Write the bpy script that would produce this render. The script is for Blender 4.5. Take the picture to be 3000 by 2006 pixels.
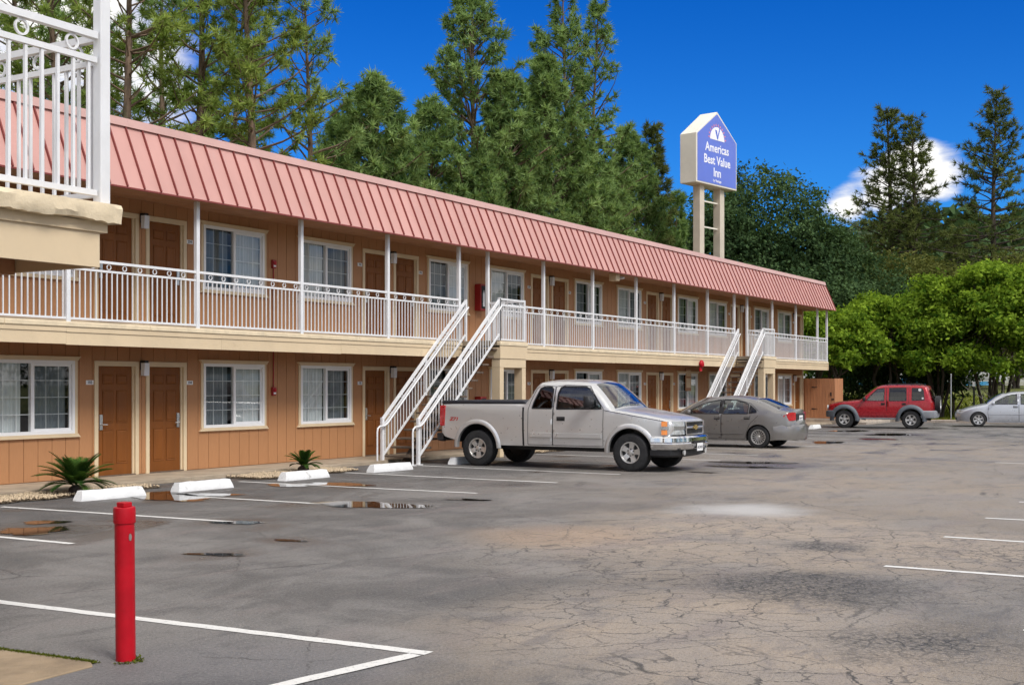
import bpy, bmesh, math, random
import numpy as np
from mathutils import Vector, Matrix
from mathutils.geometry import delaunay_2d_cdt

# ------------------------------------------------------------------ scene, camera, light
S = bpy.context.scene
C = S.collection
for o in list(bpy.data.objects):
    bpy.data.objects.remove(o)
R = math.radians

S.view_settings.view_transform = 'Standard'
S.view_settings.look = 'None'
S.view_settings.exposure = 0.74
S.view_settings.gamma = 1.0
S.render.engine = 'CYCLES'
S.cycles.use_denoising = True
S.cycles.use_adaptive_sampling = True
S.cycles.adaptive_threshold = 0.02
S.cycles.adaptive_min_samples = 32
S.cycles.denoising_prefilter = 'ACCURATE'
S.cycles.max_bounces = 8
S.cycles.diffuse_bounces = 3
S.cycles.glossy_bounces = 4
S.cycles.transparent_max_bounces = 12
S.cycles.transmission_bounces = 4
S.cycles.caustics_reflective = False
S.cycles.caustics_refractive = False
S.cycles.sample_clamp_indirect = 6.0

CAM_Y, CAM_H = -18.4, 1.77
cd = bpy.data.cameras.new('camera')
cd.sensor_width = 36.0
cd.lens = 44.4
cd.shift_y = 0.0417
cd.clip_start = 0.1
cd.clip_end = 3000
cam = bpy.data.objects.new('camera', cd)
cam.location = (0, CAM_Y, CAM_H)
cam.rotation_euler = (R(90), 0, R(30.8 - 90))
C.objects.link(cam)
S.camera = cam

SUN_AZ, SUN_EL = R(250), R(48)           # direction to the sun: azimuth from +X, counter-clockwise
sdir = Vector((math.cos(SUN_AZ) * math.cos(SUN_EL), math.sin(SUN_AZ) * math.cos(SUN_EL), math.sin(SUN_EL)))
sl = bpy.data.lights.new('sun', 'SUN')
sl.energy = 1.9
sl.angle = R(20)
sl.color = (1.0, 0.97, 0.93)
so = bpy.data.objects.new('sun', sl)
so.rotation_euler = sdir.to_track_quat('Z', 'Y').to_euler()
so.location = (0, 0, 60)
C.objects.link(so)


def build_world():
    w = bpy.data.worlds.new('World')
    S.world = w
    w.use_nodes = True
    nt = w.node_tree
    N, L = nt.nodes, nt.links
    N.clear()

    def node(t, **k):
        n = N.new(t)
        for a, b in k.items():
            setattr(n, a, b)
        return n

    def mth(op, a, b=None, c=None, clamp=False):
        n = node('ShaderNodeMath', operation=op, use_clamp=clamp)
        for i, v in enumerate((a, b, c)):
            if v is None:
                continue
            if isinstance(v, (int, float)):
                n.inputs[i].default_value = v
            else:
                L.new(v, n.inputs[i])
        return n.outputs[0]
    out = node('ShaderNodeOutputWorld')
    bg = node('ShaderNodeBackground')
    bg.inputs['Strength'].default_value = 0.145
    sky = node('ShaderNodeTexSky', sky_type='NISHITA')
    sky.sun_disc = False
    sky.sun_elevation = SUN_EL
    sky.sun_rotation = R(90) - SUN_AZ
    sky.altitude = 200
    sky.air_density = 1.0
    sky.dust_density = 1.0
    sky.ozone_density = 2.0
    tint = node('ShaderNodeMix', data_type='RGBA', blend_type='MULTIPLY')
    tint.inputs[0].default_value = 1.0
    L.new(sky.outputs[0], tint.inputs[6])
    tc = node('ShaderNodeTexCoord')
    nrm = node('ShaderNodeVectorMath', operation='NORMALIZE')
    L.new(tc.outputs['Generated'], nrm.inputs[0])
    sep = node('ShaderNodeSeparateXYZ')
    L.new(nrm.outputs[0], sep.inputs[0])
    alt = node('ShaderNodeMapRange', interpolation_type='SMOOTHSTEP')
    L.new(sep.outputs[2], alt.inputs[0])
    alt.inputs[1].default_value = 0.0
    alt.inputs[2].default_value = 0.36
    tcol = node('ShaderNodeMix', data_type='RGBA')
    L.new(alt.outputs[0], tcol.inputs[0])
    tcol.inputs[6].default_value = (0.080, 0.34, 0.68, 1)
    tcol.inputs[7].default_value = (0.004, 0.175, 0.525, 1)
    L.new(tcol.outputs[2], tint.inputs[7])
    zz = mth('MAXIMUM', mth('ADD', sep.outputs[2], 0.16), 0.03)
    cmb = node('ShaderNodeCombineXYZ')
    L.new(mth('DIVIDE', sep.outputs[0], zz), cmb.inputs[0])
    L.new(mth('DIVIDE', sep.outputs[1], zz), cmb.inputs[1])
    ns = node('ShaderNodeTexNoise')
    ns.inputs['Scale'].default_value = 0.9
    ns.inputs['Detail'].default_value = 9
    ns.inputs['Roughness'].default_value = 0.56
    ns.inputs['Distortion'].default_value = 0.35
    off = node('ShaderNodeVectorMath', operation='ADD')
    off.inputs[1].default_value = (3.1, 7.7, 0.4)
    L.new(cmb.outputs[0], off.inputs[0])
    L.new(off.outputs[0], ns.inputs['Vector'])
    n2 = node('ShaderNodeTexNoise')
    n2.inputs['Scale'].default_value = 5.5
    n2.inputs['Detail'].default_value = 7
    n2.inputs['Roughness'].default_value = 0.6
    L.new(off.outputs[0], n2.inputs['Vector'])
    dens = mth('ADD', ns.outputs['Fac'], mth('MULTIPLY', mth('SUBTRACT', n2.outputs['Fac'], 0.5), 0.75))
    # clouds in their places in the sky (directions): amount > 0 gathers cloud, < 0 clears it
    fx, fy = math.cos(R(30.8)), math.sin(R(30.8))
    rx, ry = fy, -fx

    def blob(px, py, rad, amt):
        t, up = (px - 1500) / 3700, (1128 - py) / 3700
        d = Vector((fx + t * rx, fy + t * ry, up)).normalized()
        dp = node('ShaderNodeVectorMath', operation='DOT_PRODUCT')
        L.new(nrm.outputs[0], dp.inputs[0])
        dp.inputs[1].default_value = d
        mr = node('ShaderNodeMapRange', interpolation_type='SMOOTHSTEP')
        L.new(dp.outputs['Value'], mr.inputs[0])
        mr.inputs[1].default_value = math.cos(rad)
        mr.inputs[2].default_value = 1.0
        mr.inputs[3].default_value = 0.0
        mr.inputs[4].default_value = amt
        return mr.outputs[0]
    for b in ((2400, 645, 0.038, 0.50), (2490, 600, 0.042, 0.54), (2580, 545, 0.044, 0.55), (2690, 530, 0.044, 0.52), (2790, 485, 0.040, 0.56), (2660, 450, 0.026, 0.34), (1845, 395, 0.026, 0.60),
              (420, 90, 0.10, 0.06), (640, 260, 0.09, 0.06), (60, 10, 0.08, 0.2), (1040, 440, 0.05, 0.30), (760, 60, 0.07, -0.2), (1000, 120, 0.10, -0.25),
              (1900, 150, 0.42, -0.56), (2900, 150, 0.25, -0.32), (1500, 700, 0.33, -0.30), (2400, 900, 0.33, -0.28)):
        dens = mth('ADD', dens, blob(*b))
    mask = node('ShaderNodeMapRange', interpolation_type='SMOOTHSTEP')
    L.new(dens, mask.inputs[0])
    mask.inputs[1].default_value = 0.22
    mask.inputs[2].default_value = 0.62
    lum = node('ShaderNodeMapRange')
    L.new(dens, lum.inputs[0])
    lum.inputs[1].default_value = 0.40
    lum.inputs[2].default_value = 0.80
    lum.inputs[3].default_value = 4.1
    lum.inputs[4].default_value = 5.6
    ccol = node('ShaderNodeVectorMath', operation='SCALE')
    ccol.inputs[0].default_value = (1.0, 0.98, 0.95)
    L.new(lum.outputs[0], ccol.inputs['Scale'])
    mix = node('ShaderNodeMix', data_type='RGBA')
    L.new(mask.outputs[0], mix.inputs[0])
    L.new(tint.outputs[2], mix.inputs[6])
    L.new(ccol.outputs[0], mix.inputs[7])
    L.new(mix.outputs[2], bg.inputs[0])
    L.new(bg.outputs[0], out.inputs[0])


build_world()

# ------------------------------------------------------------------ materials


class NT:
    """Short-hand for building a node material."""

    def __init__(self, name):
        self.m = bpy.data.materials.new(name)
        self.m.use_nodes = True
        self.t = self.m.node_tree
        self.N, self.L = self.t.nodes, self.t.links
        self.b = self.N['Principled BSDF']
        self.out = self.N['Material Output']

    def n(self, t, **k):
        x = self.N.new(t)
        for a, b in k.items():
            setattr(x, a, b)
        return x

    def set(self, sock, v):
        if hasattr(v, 'is_linked') or hasattr(v, 'links'):
            self.L.new(v, sock)
        else:
            sock.default_value = v

    def pos(self, scale=(1, 1, 1)):
        g = self.n('ShaderNodeNewGeometry')
        if scale == (1, 1, 1):
            return g.outputs['Position']
        v = self.n('ShaderNodeVectorMath', operation='MULTIPLY')
        self.L.new(g.outputs['Position'], v.inputs[0])
        v.inputs[1].default_value = scale
        return v.outputs[0]

    def noise(self, vec, scale, detail=4, rough=0.55, dist=0.0):
        x = self.n('ShaderNodeTexNoise')
        self.L.new(vec, x.inputs['Vector'])
        x.inputs['Scale'].default_value = scale
        x.inputs['Detail'].default_value = detail
        x.inputs['Roughness'].default_value = rough
        x.inputs['Distortion'].default_value = dist
        return x.outputs['Fac']

    def math(self, op, a, b=None, clamp=False):
        x = self.n('ShaderNodeMath', operation=op, use_clamp=clamp)
        self.set(x.inputs[0], a)
        if b is not None:
            self.set(x.inputs[1], b)
        return x.outputs[0]

    def rng(self, v, a, b, c=0.0, d=1.0, smooth=True):
        x = self.n('ShaderNodeMapRange')
        x.interpolation_type = 'SMOOTHSTEP' if smooth else 'LINEAR'
        self.L.new(v, x.inputs[0])
        for i, q in enumerate((a, b, c, d)):
            x.inputs[i + 1].default_value = q
        return x.outputs[0]

    def mix(self, f, a, b, mode='MIX'):
        x = self.n('ShaderNodeMix', data_type='RGBA', blend_type=mode)
        self.set(x.inputs[0], f)
        self.set(x.inputs[6], a if not isinstance(a, tuple) else (*a, 1)[:4])
        self.set(x.inputs[7], b if not isinstance(b, tuple) else (*b, 1)[:4])
        return x.outputs[2]

    def bump(self, h, strength=0.3, dist=0.01):
        x = self.n('ShaderNodeBump')
        x.inputs['Strength'].default_value = strength
        x.inputs['Distance'].default_value = dist
        self.L.new(h, x.inputs['Height'])
        self.L.new(x.outputs[0], self.b.inputs['Normal'])
        return x


def mat(name, col, rough=0.6, metal=0.0, var=0.12, vscale=3.0, bump=0.0, bscale=60.0, coat=0.0, spec=0.5, stretch=(1, 1, 1), dirt=None, orand=0.0):
    k = NT(name)
    p = k.pos(stretch)
    f = k.noise(p, vscale, 6, 0.6)
    lo = tuple(c * (1 - var) for c in col)
    hi = tuple(min(1, c * (1 + var)) for c in col)
    c = k.mix(k.rng(f, 0.3, 0.7), lo, hi)
    if dirt:
        dcol, lo_, hi_, sc = dirt
        c = k.mix(k.rng(k.noise(p, sc, 8, 0.7, 0.4), lo_, hi_), c, dcol)
    if orand:
        oi = k.n('ShaderNodeObjectInfo')
        c = k.mix(k.math('MULTIPLY', oi.outputs['Random'], orand), c, tuple(q * 0.72 for q in col))
    k.L.new(c, k.b.inputs['Base Color'])
    k.L.new(k.rng(k.noise(p, vscale * 3.1, 3), 0.3, 0.7, max(0.02, rough * 0.85), min(1, rough * 1.12)), k.b.inputs['Roughness'])
    k.b.inputs['Metallic'].default_value = metal
    k.b.inputs['Coat Weight'].default_value = coat
    k.b.inputs['Coat Roughness'].default_value = 0.05
    k.b.inputs['Specular IOR Level'].default_value = spec
    if bump:
        k.bump(k.noise(p, bscale, 5, 0.6), bump, 0.01)
    return k.m


def glass_mat(name, tint, gloss_tint=(1, 1, 1), refl=1.0):
    k = NT(name)
    tr = k.n('ShaderNodeBsdfTransparent')
    tr.inputs[0].default_value = (*tint, 1)
    gl = k.n('ShaderNodeBsdfGlossy')
    gl.inputs['Roughness'].default_value = 0.015
    gl.inputs[0].default_value = (*gloss_tint, 1)
    fr = k.n('ShaderNodeLayerWeight')
    fr.inputs[0].default_value = 0.5
    fres = k.math('ADD', k.math('MULTIPLY', k.math('POWER', fr.outputs['Facing'], 5.0), 0.95), 0.05)
    mx = k.n('ShaderNodeMixShader')
    k.L.new(k.math('MULTIPLY', fres, refl, True), mx.inputs[0])
    k.L.new(tr.outputs[0], mx.inputs[1])
    k.L.new(gl.outputs[0], mx.inputs[2])
    k.L.new(mx.outputs[0], k.out.inputs[0])
    return k.m


def leaf_mat(name, dark, light, trans=0.35, rough=0.6):
    """Foliage: colour from a per-leaf attribute, with light passing through."""
    k = NT(name)
    at = k.n('ShaderNodeAttribute')
    at.attribute_name = 'tint'
    c = k.mix(at.outputs['Fac'], dark, light)
    df = k.n('ShaderNodeBsdfDiffuse')
    k.L.new(c, df.inputs[0])
    tl = k.n('ShaderNodeBsdfTranslucent')
    k.L.new(k.mix(0.5, c, (light[0] * 1.2, light[1] * 1.25, light[2] * 0.6)), tl.inputs[0])
    mx = k.n('ShaderNodeMixShader')
    mx.inputs[0].default_value = trans
    k.L.new(df.outputs[0], mx.inputs[1])
    k.L.new(tl.outputs[0], mx.inputs[2])
    k.L.new(mx.outputs[0], k.out.inputs[0])
    return k.m


def siding_mat(name, col):
    """Painted plywood siding: faint vertical grain and a little per-board change."""
    k = NT(name)
    p = k.pos((9, 9, 0.7))
    g = k.noise(p, 6.0, 5, 0.65)
    oi = k.n('ShaderNodeObjectInfo')
    c = k.mix(k.rng(g, 0.25, 0.75), tuple(q * 0.93 for q in col), tuple(q * 1.05 for q in col))
    c = k.mix(k.rng(oi.outputs['Random'], 0, 1, 0, 0.35, False), c, tuple(q * 0.9 for q in col))
    st = k.noise(k.pos((1.2, 1.2, 0.35)), 2.0, 6, 0.7)
    c = k.mix(k.rng(st, 0.5, 0.8, 0, 0.45), c, tuple(q * 0.7 for q in col))
    k.L.new(c, k.b.inputs['Base Color'])
    k.b.inputs['Roughness'].default_value = 0.62
    k.bump(g, 0.25, 0.004)
    return k.m


m_wall = siding_mat('siding_paint', (0.43, 0.205, 0.088))
m_soffit = mat('soffit_paint', (0.40, 0.20, 0.10), 0.7, var=0.1, vscale=1.5)
m_cream = mat('cream_paint', (0.66, 0.52, 0.34), 0.6, var=0.06, vscale=1.2, bump=0.08, bscale=30, dirt=((0.42, 0.32, 0.2), 0.62, 0.85, 3.0))
m_creamtrim = mat('cream_trim', (0.68, 0.54, 0.35), 0.55, var=0.05, vscale=2.0, dirt=((0.45, 0.33, 0.2), 0.66, 0.9, 5.0))
m_conc_cream = mat('painted_concrete_edge', (0.70, 0.58, 0.40), 0.8, var=0.1, vscale=4, bump=0.7, bscale=18, dirt=((0.35, 0.27, 0.17), 0.6, 0.85, 6.0))
m_white = mat('white_enamel', (0.74, 0.74, 0.745), 0.42, var=0.04, vscale=4.0, dirt=((0.55, 0.52, 0.48), 0.66, 0.92, 9.0))
m_vinyl = mat('white_vinyl', (0.82, 0.82, 0.82), 0.35, var=0.02)
m_door = mat('door_paint', (0.205, 0.066, 0.011), 0.55, spec=0.3, orand=0.35, var=0.10, vscale=1.6, bump=0.05, bscale=80, stretch=(4, 4, 0.6))
m_metal = mat('brushed_metal', (0.62, 0.61, 0.58), 0.3, metal=1.0, var=0.08)
m_dark = mat('dark_interior', (0.02, 0.02, 0.022), 0.9, var=0.2)
m_room = mat('room_shade', (0.035, 0.035, 0.038), 0.9, var=0.2)
m_curtain = mat('curtain_cloth', (0.66, 0.68, 0.68), 0.85, var=0.08, vscale=2)
m_sheer = mat('heavy_curtain_cloth', (0.33, 0.36, 0.38), 0.85, var=0.12, vscale=2)
m_pane = glass_mat('window_glass', (0.93, 0.96, 0.95), refl=1.3)
m_screen = glass_mat('screened_glass', (0.68, 0.71, 0.71), refl=0.8)
m_roof = mat('roof_metal', (0.55, 0.295, 0.255), 0.45, var=0.07, orand=0.28, stretch=(1, 1, 0.35), vscale=0.9, spec=0.5, dirt=((0.50, 0.325, 0.29), 0.55, 0.85, 1.4))
m_seam = mat('roof_seam_metal', (0.20, 0.035, 0.028), 0.5, var=0.06)
m_cap = mat('roof_cap_metal', (0.52, 0.315, 0.28), 0.45, var=0.06, vscale=1.2)
m_floor = mat('walkway_concrete', (0.36, 0.29, 0.21), 0.85, var=0.2, vscale=1.6, bump=0.3, bscale=50, dirt=((0.20, 0.15, 0.1), 0.55, 0.8, 2.2))
m_conc = mat('old_concrete', (0.27, 0.20, 0.125), 0.85, var=0.25, vscale=2.5, bump=0.4, bscale=45, dirt=((0.16, 0.15, 0.05), 0.62, 0.8, 5.0))
m_kerb = mat('kerb_concrete', (0.40, 0.34, 0.28), 0.85, var=0.2, vscale=3)
m_stop = mat('wheel_stop_paint', (0.78, 0.78, 0.77), 0.7, var=0.06, vscale=6, bump=0.35, bscale=40, dirt=((0.36, 0.35, 0.33), 0.54, 0.76, 6.0))
m_red = mat('red_enamel', (0.42, 0.003, 0.012), 0.45, var=0.12, vscale=6, spec=0.3, dirt=((0.22, 0.012, 0.012), 0.56, 0.80, 11.0))
m_redbox = mat('red_box_paint', (0.30, 0.012, 0.012), 0.5, var=0.1)
m_black = mat('black_plastic', (0.014, 0.014, 0.016), 0.5, var=0.2)
m_rust = mat('weathered_tread', (0.12, 0.085, 0.06), 0.8, var=0.3, vscale=8, bump=0.3, bscale=80)
m_plate = mat('plate_white', (0.80, 0.80, 0.80), 0.5, var=0.03)
m_ink = mat('dark_ink', (0.03, 0.03, 0.05), 0.6, var=0.05)
m_lampglass = mat('lamp_glass', (0.75, 0.76, 0.80), 0.25, var=0.05)
m_fence = mat('fence_paint', (0.42, 0.185, 0.085), 0.7, var=0.12, vscale=1.5, stretch=(6, 6, 0.6), bump=0.1, bscale=40)
m_signface = mat('sign_face_blue', (0.10, 0.165, 0.60), 0.35, var=0.04, vscale=0.6)
m_signbox = mat('sign_box_cream', (0.74, 0.70, 0.60), 0.55, var=0.06, vscale=1.0, dirt=((0.45, 0.40, 0.30), 0.66, 0.9, 2.0))
m_pole = mat('sign_pole_paint', (0.56, 0.50, 0.40), 0.55, var=0.08, vscale=1.2)
m_signwhite = mat('sign_white', (0.85, 0.85, 0.88), 0.4, var=0.02)
m_signpink = mat('sign_red_rays', (0.62, 0.22, 0.34), 0.4, var=0.04)
m_needle = leaf_mat('pine_needles', (0.035, 0.080, 0.028), (0.33, 0.46, 0.17), 0.35)
m_needle_y = leaf_mat('yellow_green_pine_needles', (0.050, 0.095, 0.022), (0.40, 0.50, 0.14), 0.40)  # yellower, lighter green needles for some of the left-hand pines
m_redwood = leaf_mat('redwood_needles', (0.040, 0.060, 0.022), (0.20, 0.23, 0.075), 0.25)
m_oak = leaf_mat('dark_oak_leaves', (0.022, 0.045, 0.020), (0.10, 0.16, 0.065), 0.25)
m_bright = leaf_mat('bright_leaves', (0.028, 0.075, 0.010), (0.31, 0.44, 0.050), 0.4)
m_grey = leaf_mat('grey_green_leaves', (0.07, 0.10, 0.07), (0.20, 0.25, 0.17), 0.3)
m_olive = leaf_mat('olive_leaves', (0.045, 0.055, 0.015), (0.16, 0.17, 0.05), 0.3)
m_sago = leaf_mat('cycad_leaves', (0.012, 0.035, 0.010), (0.07, 0.13, 0.025), 0.2, 0.4)
m_bark = mat('pine_bark', (0.125, 0.085, 0.055), 0.9, var=0.45, vscale=7, bump=0.8, bscale=16, stretch=(1, 1, 0.3), dirt=((0.05, 0.075, 0.02), 0.5, 0.75, 1.5))
m_darkbark = mat('dark_bark', (0.055, 0.04, 0.03), 0.9, var=0.4, vscale=6, bump=0.6, bscale=20, stretch=(1, 1, 0.3))
m_moss = leaf_mat('moss', (0.03, 0.04, 0.008), (0.13, 0.15, 0.02), 0.2)

# ------------------------------------------------------------------ mesh helpers


class MB:
    """Collects simple shapes; build() links them as one mesh object."""

    def __init__(self):
        self.v, self.f, self.mi = [], [], []

    def add(self, verts, faces, mi=0):
        b = len(self.v)
        self.v.extend(tuple(p) for p in verts)
        self.f.extend(tuple(i + b for i in q) for q in faces)
        self.mi.extend([mi] * len(faces))
        return self

    def box(self, x0, x1, y0, y1, z0, z1, mi=0):
        return self.add([(x0, y0, z0), (x1, y0, z0), (x1, y1, z0), (x0, y1, z0), (x0, y0, z1), (x1, y0, z1), (x1, y1, z1), (x0, y1, z1)],
                        [(0, 3, 2, 1), (4, 5, 6, 7), (0, 1, 5, 4), (1, 2, 6, 5), (2, 3, 7, 6), (3, 0, 4, 7)], mi)

    def prism(self, poly, axis, a, b, mi=0):
        """poly: 2-D points in the two other axes (in x,y,z order), extruded along axis from a to b."""
        n = len(poly)

        def p3(q, t):
            return {'x': (t, q[0], q[1]), 'y': (q[0], t, q[1]), 'z': (q[0], q[1], t)}[axis]
        vs = [p3(q, a) for q in poly] + [p3(q, b) for q in poly]
        fs = [tuple(range(n)), tuple(range(2 * n - 1, n - 1, -1))] + [(i, n + i, n + (i + 1) % n, (i + 1) % n) for i in range(n)]
        return self.add(vs, fs, mi)

    def tube(self, pts, rad, n=8, cap=True, mi=0, square=False):
        pts = [Vector(p) for p in pts]
        rs = rad if isinstance(rad, (list, tuple)) else [rad] * len(pts)
        vs, fs = [], []
        prev = None
        for i, p in enumerate(pts):
            d = (pts[min(i + 1, len(pts) - 1)] - pts[max(i - 1, 0)]).normalized()
            if prev is None:
                ref = Vector((0, 0, 1)) if abs(d.z) < 0.9 else Vector((1, 0, 0))
                u = d.cross(ref).normalized()
            else:
                u = (prev - d * prev.dot(d)).normalized()
            prev = u
            w = d.cross(u)
            for j in range(n):
                a = 2 * math.pi * (j + (0.5 if square else 0)) / n
                k = rs[i] * (1.4142 if square else 1)
                vs.append(p + (u * math.cos(a) + w * math.sin(a)) * k)
        for i in range(len(pts) - 1):
            for j in range(n):
                fs.append((i * n + j, i * n + (j + 1) % n, (i + 1) * n + (j + 1) % n, (i + 1) * n + j))
        if cap:
            fs.append(tuple(range(n - 1, -1, -1)))
            fs.append(tuple(range((len(pts) - 1) * n, len(pts) * n)))
        return self.add(vs, fs, mi)

    def lathe(self, prof, n=24, axis='z', o=(0, 0, 0), mi=0, cap=True):
        """prof: (radius, height) pairs revolved about an axis through o."""
        vs, fs = [], []
        for r, h in prof:
            for j in range(n):
                a = 2 * math.pi * j / n
                ca, sa = r * math.cos(a), r * math.sin(a)
                q = {'z': (ca, sa, h), 'y': (ca, h, sa), 'x': (h, ca, sa)}[axis]
                vs.append((q[0] + o[0], q[1] + o[1], q[2] + o[2]))
        for i in range(len(prof) - 1):
            for j in range(n):
                fs.append((i * n + j, i * n + (j + 1) % n, (i + 1) * n + (j + 1) % n, (i + 1) * n + j))
        if cap:
            fs.append(tuple(range(n - 1, -1, -1)))
            fs.append(tuple(range((len(prof) - 1) * n, len(prof) * n)))
        return self.add(vs, fs, mi)

    def mesh(self, name, mats, smooth=None, bevel=0.0, weld=False):
        me = bpy.data.meshes.new(name)
        me.from_pydata(self.v, [], self.f)
        for m in (mats if isinstance(mats, (list, tuple)) else [mats]):
            me.materials.append(m)
        me.polygons.foreach_set('material_index', self.mi)
        bm = bmesh.new()
        bm.from_mesh(me)
        if weld:
            bmesh.ops.remove_doubles(bm, verts=bm.verts, dist=1e-4)
        bmesh.ops.recalc_face_normals(bm, faces=bm.faces)
        if bevel:
            bmesh.ops.bevel(bm, geom=[e for e in bm.edges if len(e.link_faces) == 2 and e.calc_face_angle(0) > 0.5], offset=bevel, segments=1, affect='EDGES', clamp_overlap=True)
        bm.to_mesh(me)
        bm.free()
        if smooth:
            me.shade_smooth()
            me.set_sharp_from_angle(angle=R(smooth))
        return me

    def build(self, name, mats, parent=None, loc=(0, 0, 0), **k):
        return link(name, self.mesh(name, mats, **k), parent, loc)


def link(name, me, parent=None, loc=(0, 0, 0), rot=None, scale=None):
    o = bpy.data.objects.new(name, me)
    C.objects.link(o)
    if parent:
        o.parent = parent
    o.location = loc
    if rot:
        o.rotation_euler = rot
    if scale:
        o.scale = scale
    return o


def tag(o, label=None, cat=None, group=None, kind=None):
    for k, v in (('label', label), ('category', cat), ('group', group), ('kind', kind)):
        if v:
            o[k] = v
    return o


def thing(name, label, cat, loc=(0, 0, 0), rotz=0.0, group=None):
    o = bpy.data.objects.new(name, None)
    o.empty_display_size = 0.2
    C.objects.link(o)
    o.location = loc
    o.rotation_euler = (0, 0, rotz)
    return tag(o, label, cat, group)


def neg(v):
    return (-v[0], -v[1], -v[2])


def np_mesh(name, verts, tris, m, tint=None, smooth=False):
    """Mesh from numpy arrays: verts (n,3), tris (k,3); tint: one value per vertex."""
    me = bpy.data.meshes.new(name)
    n, k = len(verts), len(tris)
    me.vertices.add(n)
    me.vertices.foreach_set('co', np.asarray(verts, np.float32).ravel())
    me.loops.add(k * 3)
    me.loops.foreach_set('vertex_index', np.asarray(tris, np.int32).ravel())
    me.polygons.add(k)
    me.polygons.foreach_set('loop_start', np.arange(0, k * 3, 3, dtype=np.int32))
    me.polygons.foreach_set('loop_total', np.full(k, 3, dtype=np.int32))
    me.update(calc_edges=True)
    me.materials.append(m)
    if tint is not None:
        a = me.attributes.new('tint', 'FLOAT', 'POINT')
        a.data.foreach_set('value', np.asarray(tint, np.float32))
    return me


def text_mesh(body, size, m, extrude=0.002, align='CENTER', scale_x=1.0, bold=0.0, shear=0.0):
    """Lettering as a mesh in its local XY plane."""
    cu = bpy.data.curves.new('lettering', 'FONT')
    cu.body = body
    cu.size = size
    cu.align_x = align
    cu.align_y = 'CENTER'
    cu.extrude = extrude
    cu.offset = bold
    cu.shear = shear
    cu.resolution_u = 3
    ob = bpy.data.objects.new('lettering', cu)
    C.objects.link(ob)
    bpy.context.view_layer.update()
    dg = bpy.context.evaluated_depsgraph_get()
    me = bpy.data.meshes.new_from_object(ob.evaluated_get(dg))
    bpy.data.objects.remove(ob)
    bpy.data.curves.remove(cu)
    me.materials.clear()
    me.materials.append(m)
    if scale_x != 1.0:
        for v in me.vertices:
            v.co.x *= scale_x
    return me

# ------------------------------------------------------------------ ground, lot, markings, water


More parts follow.
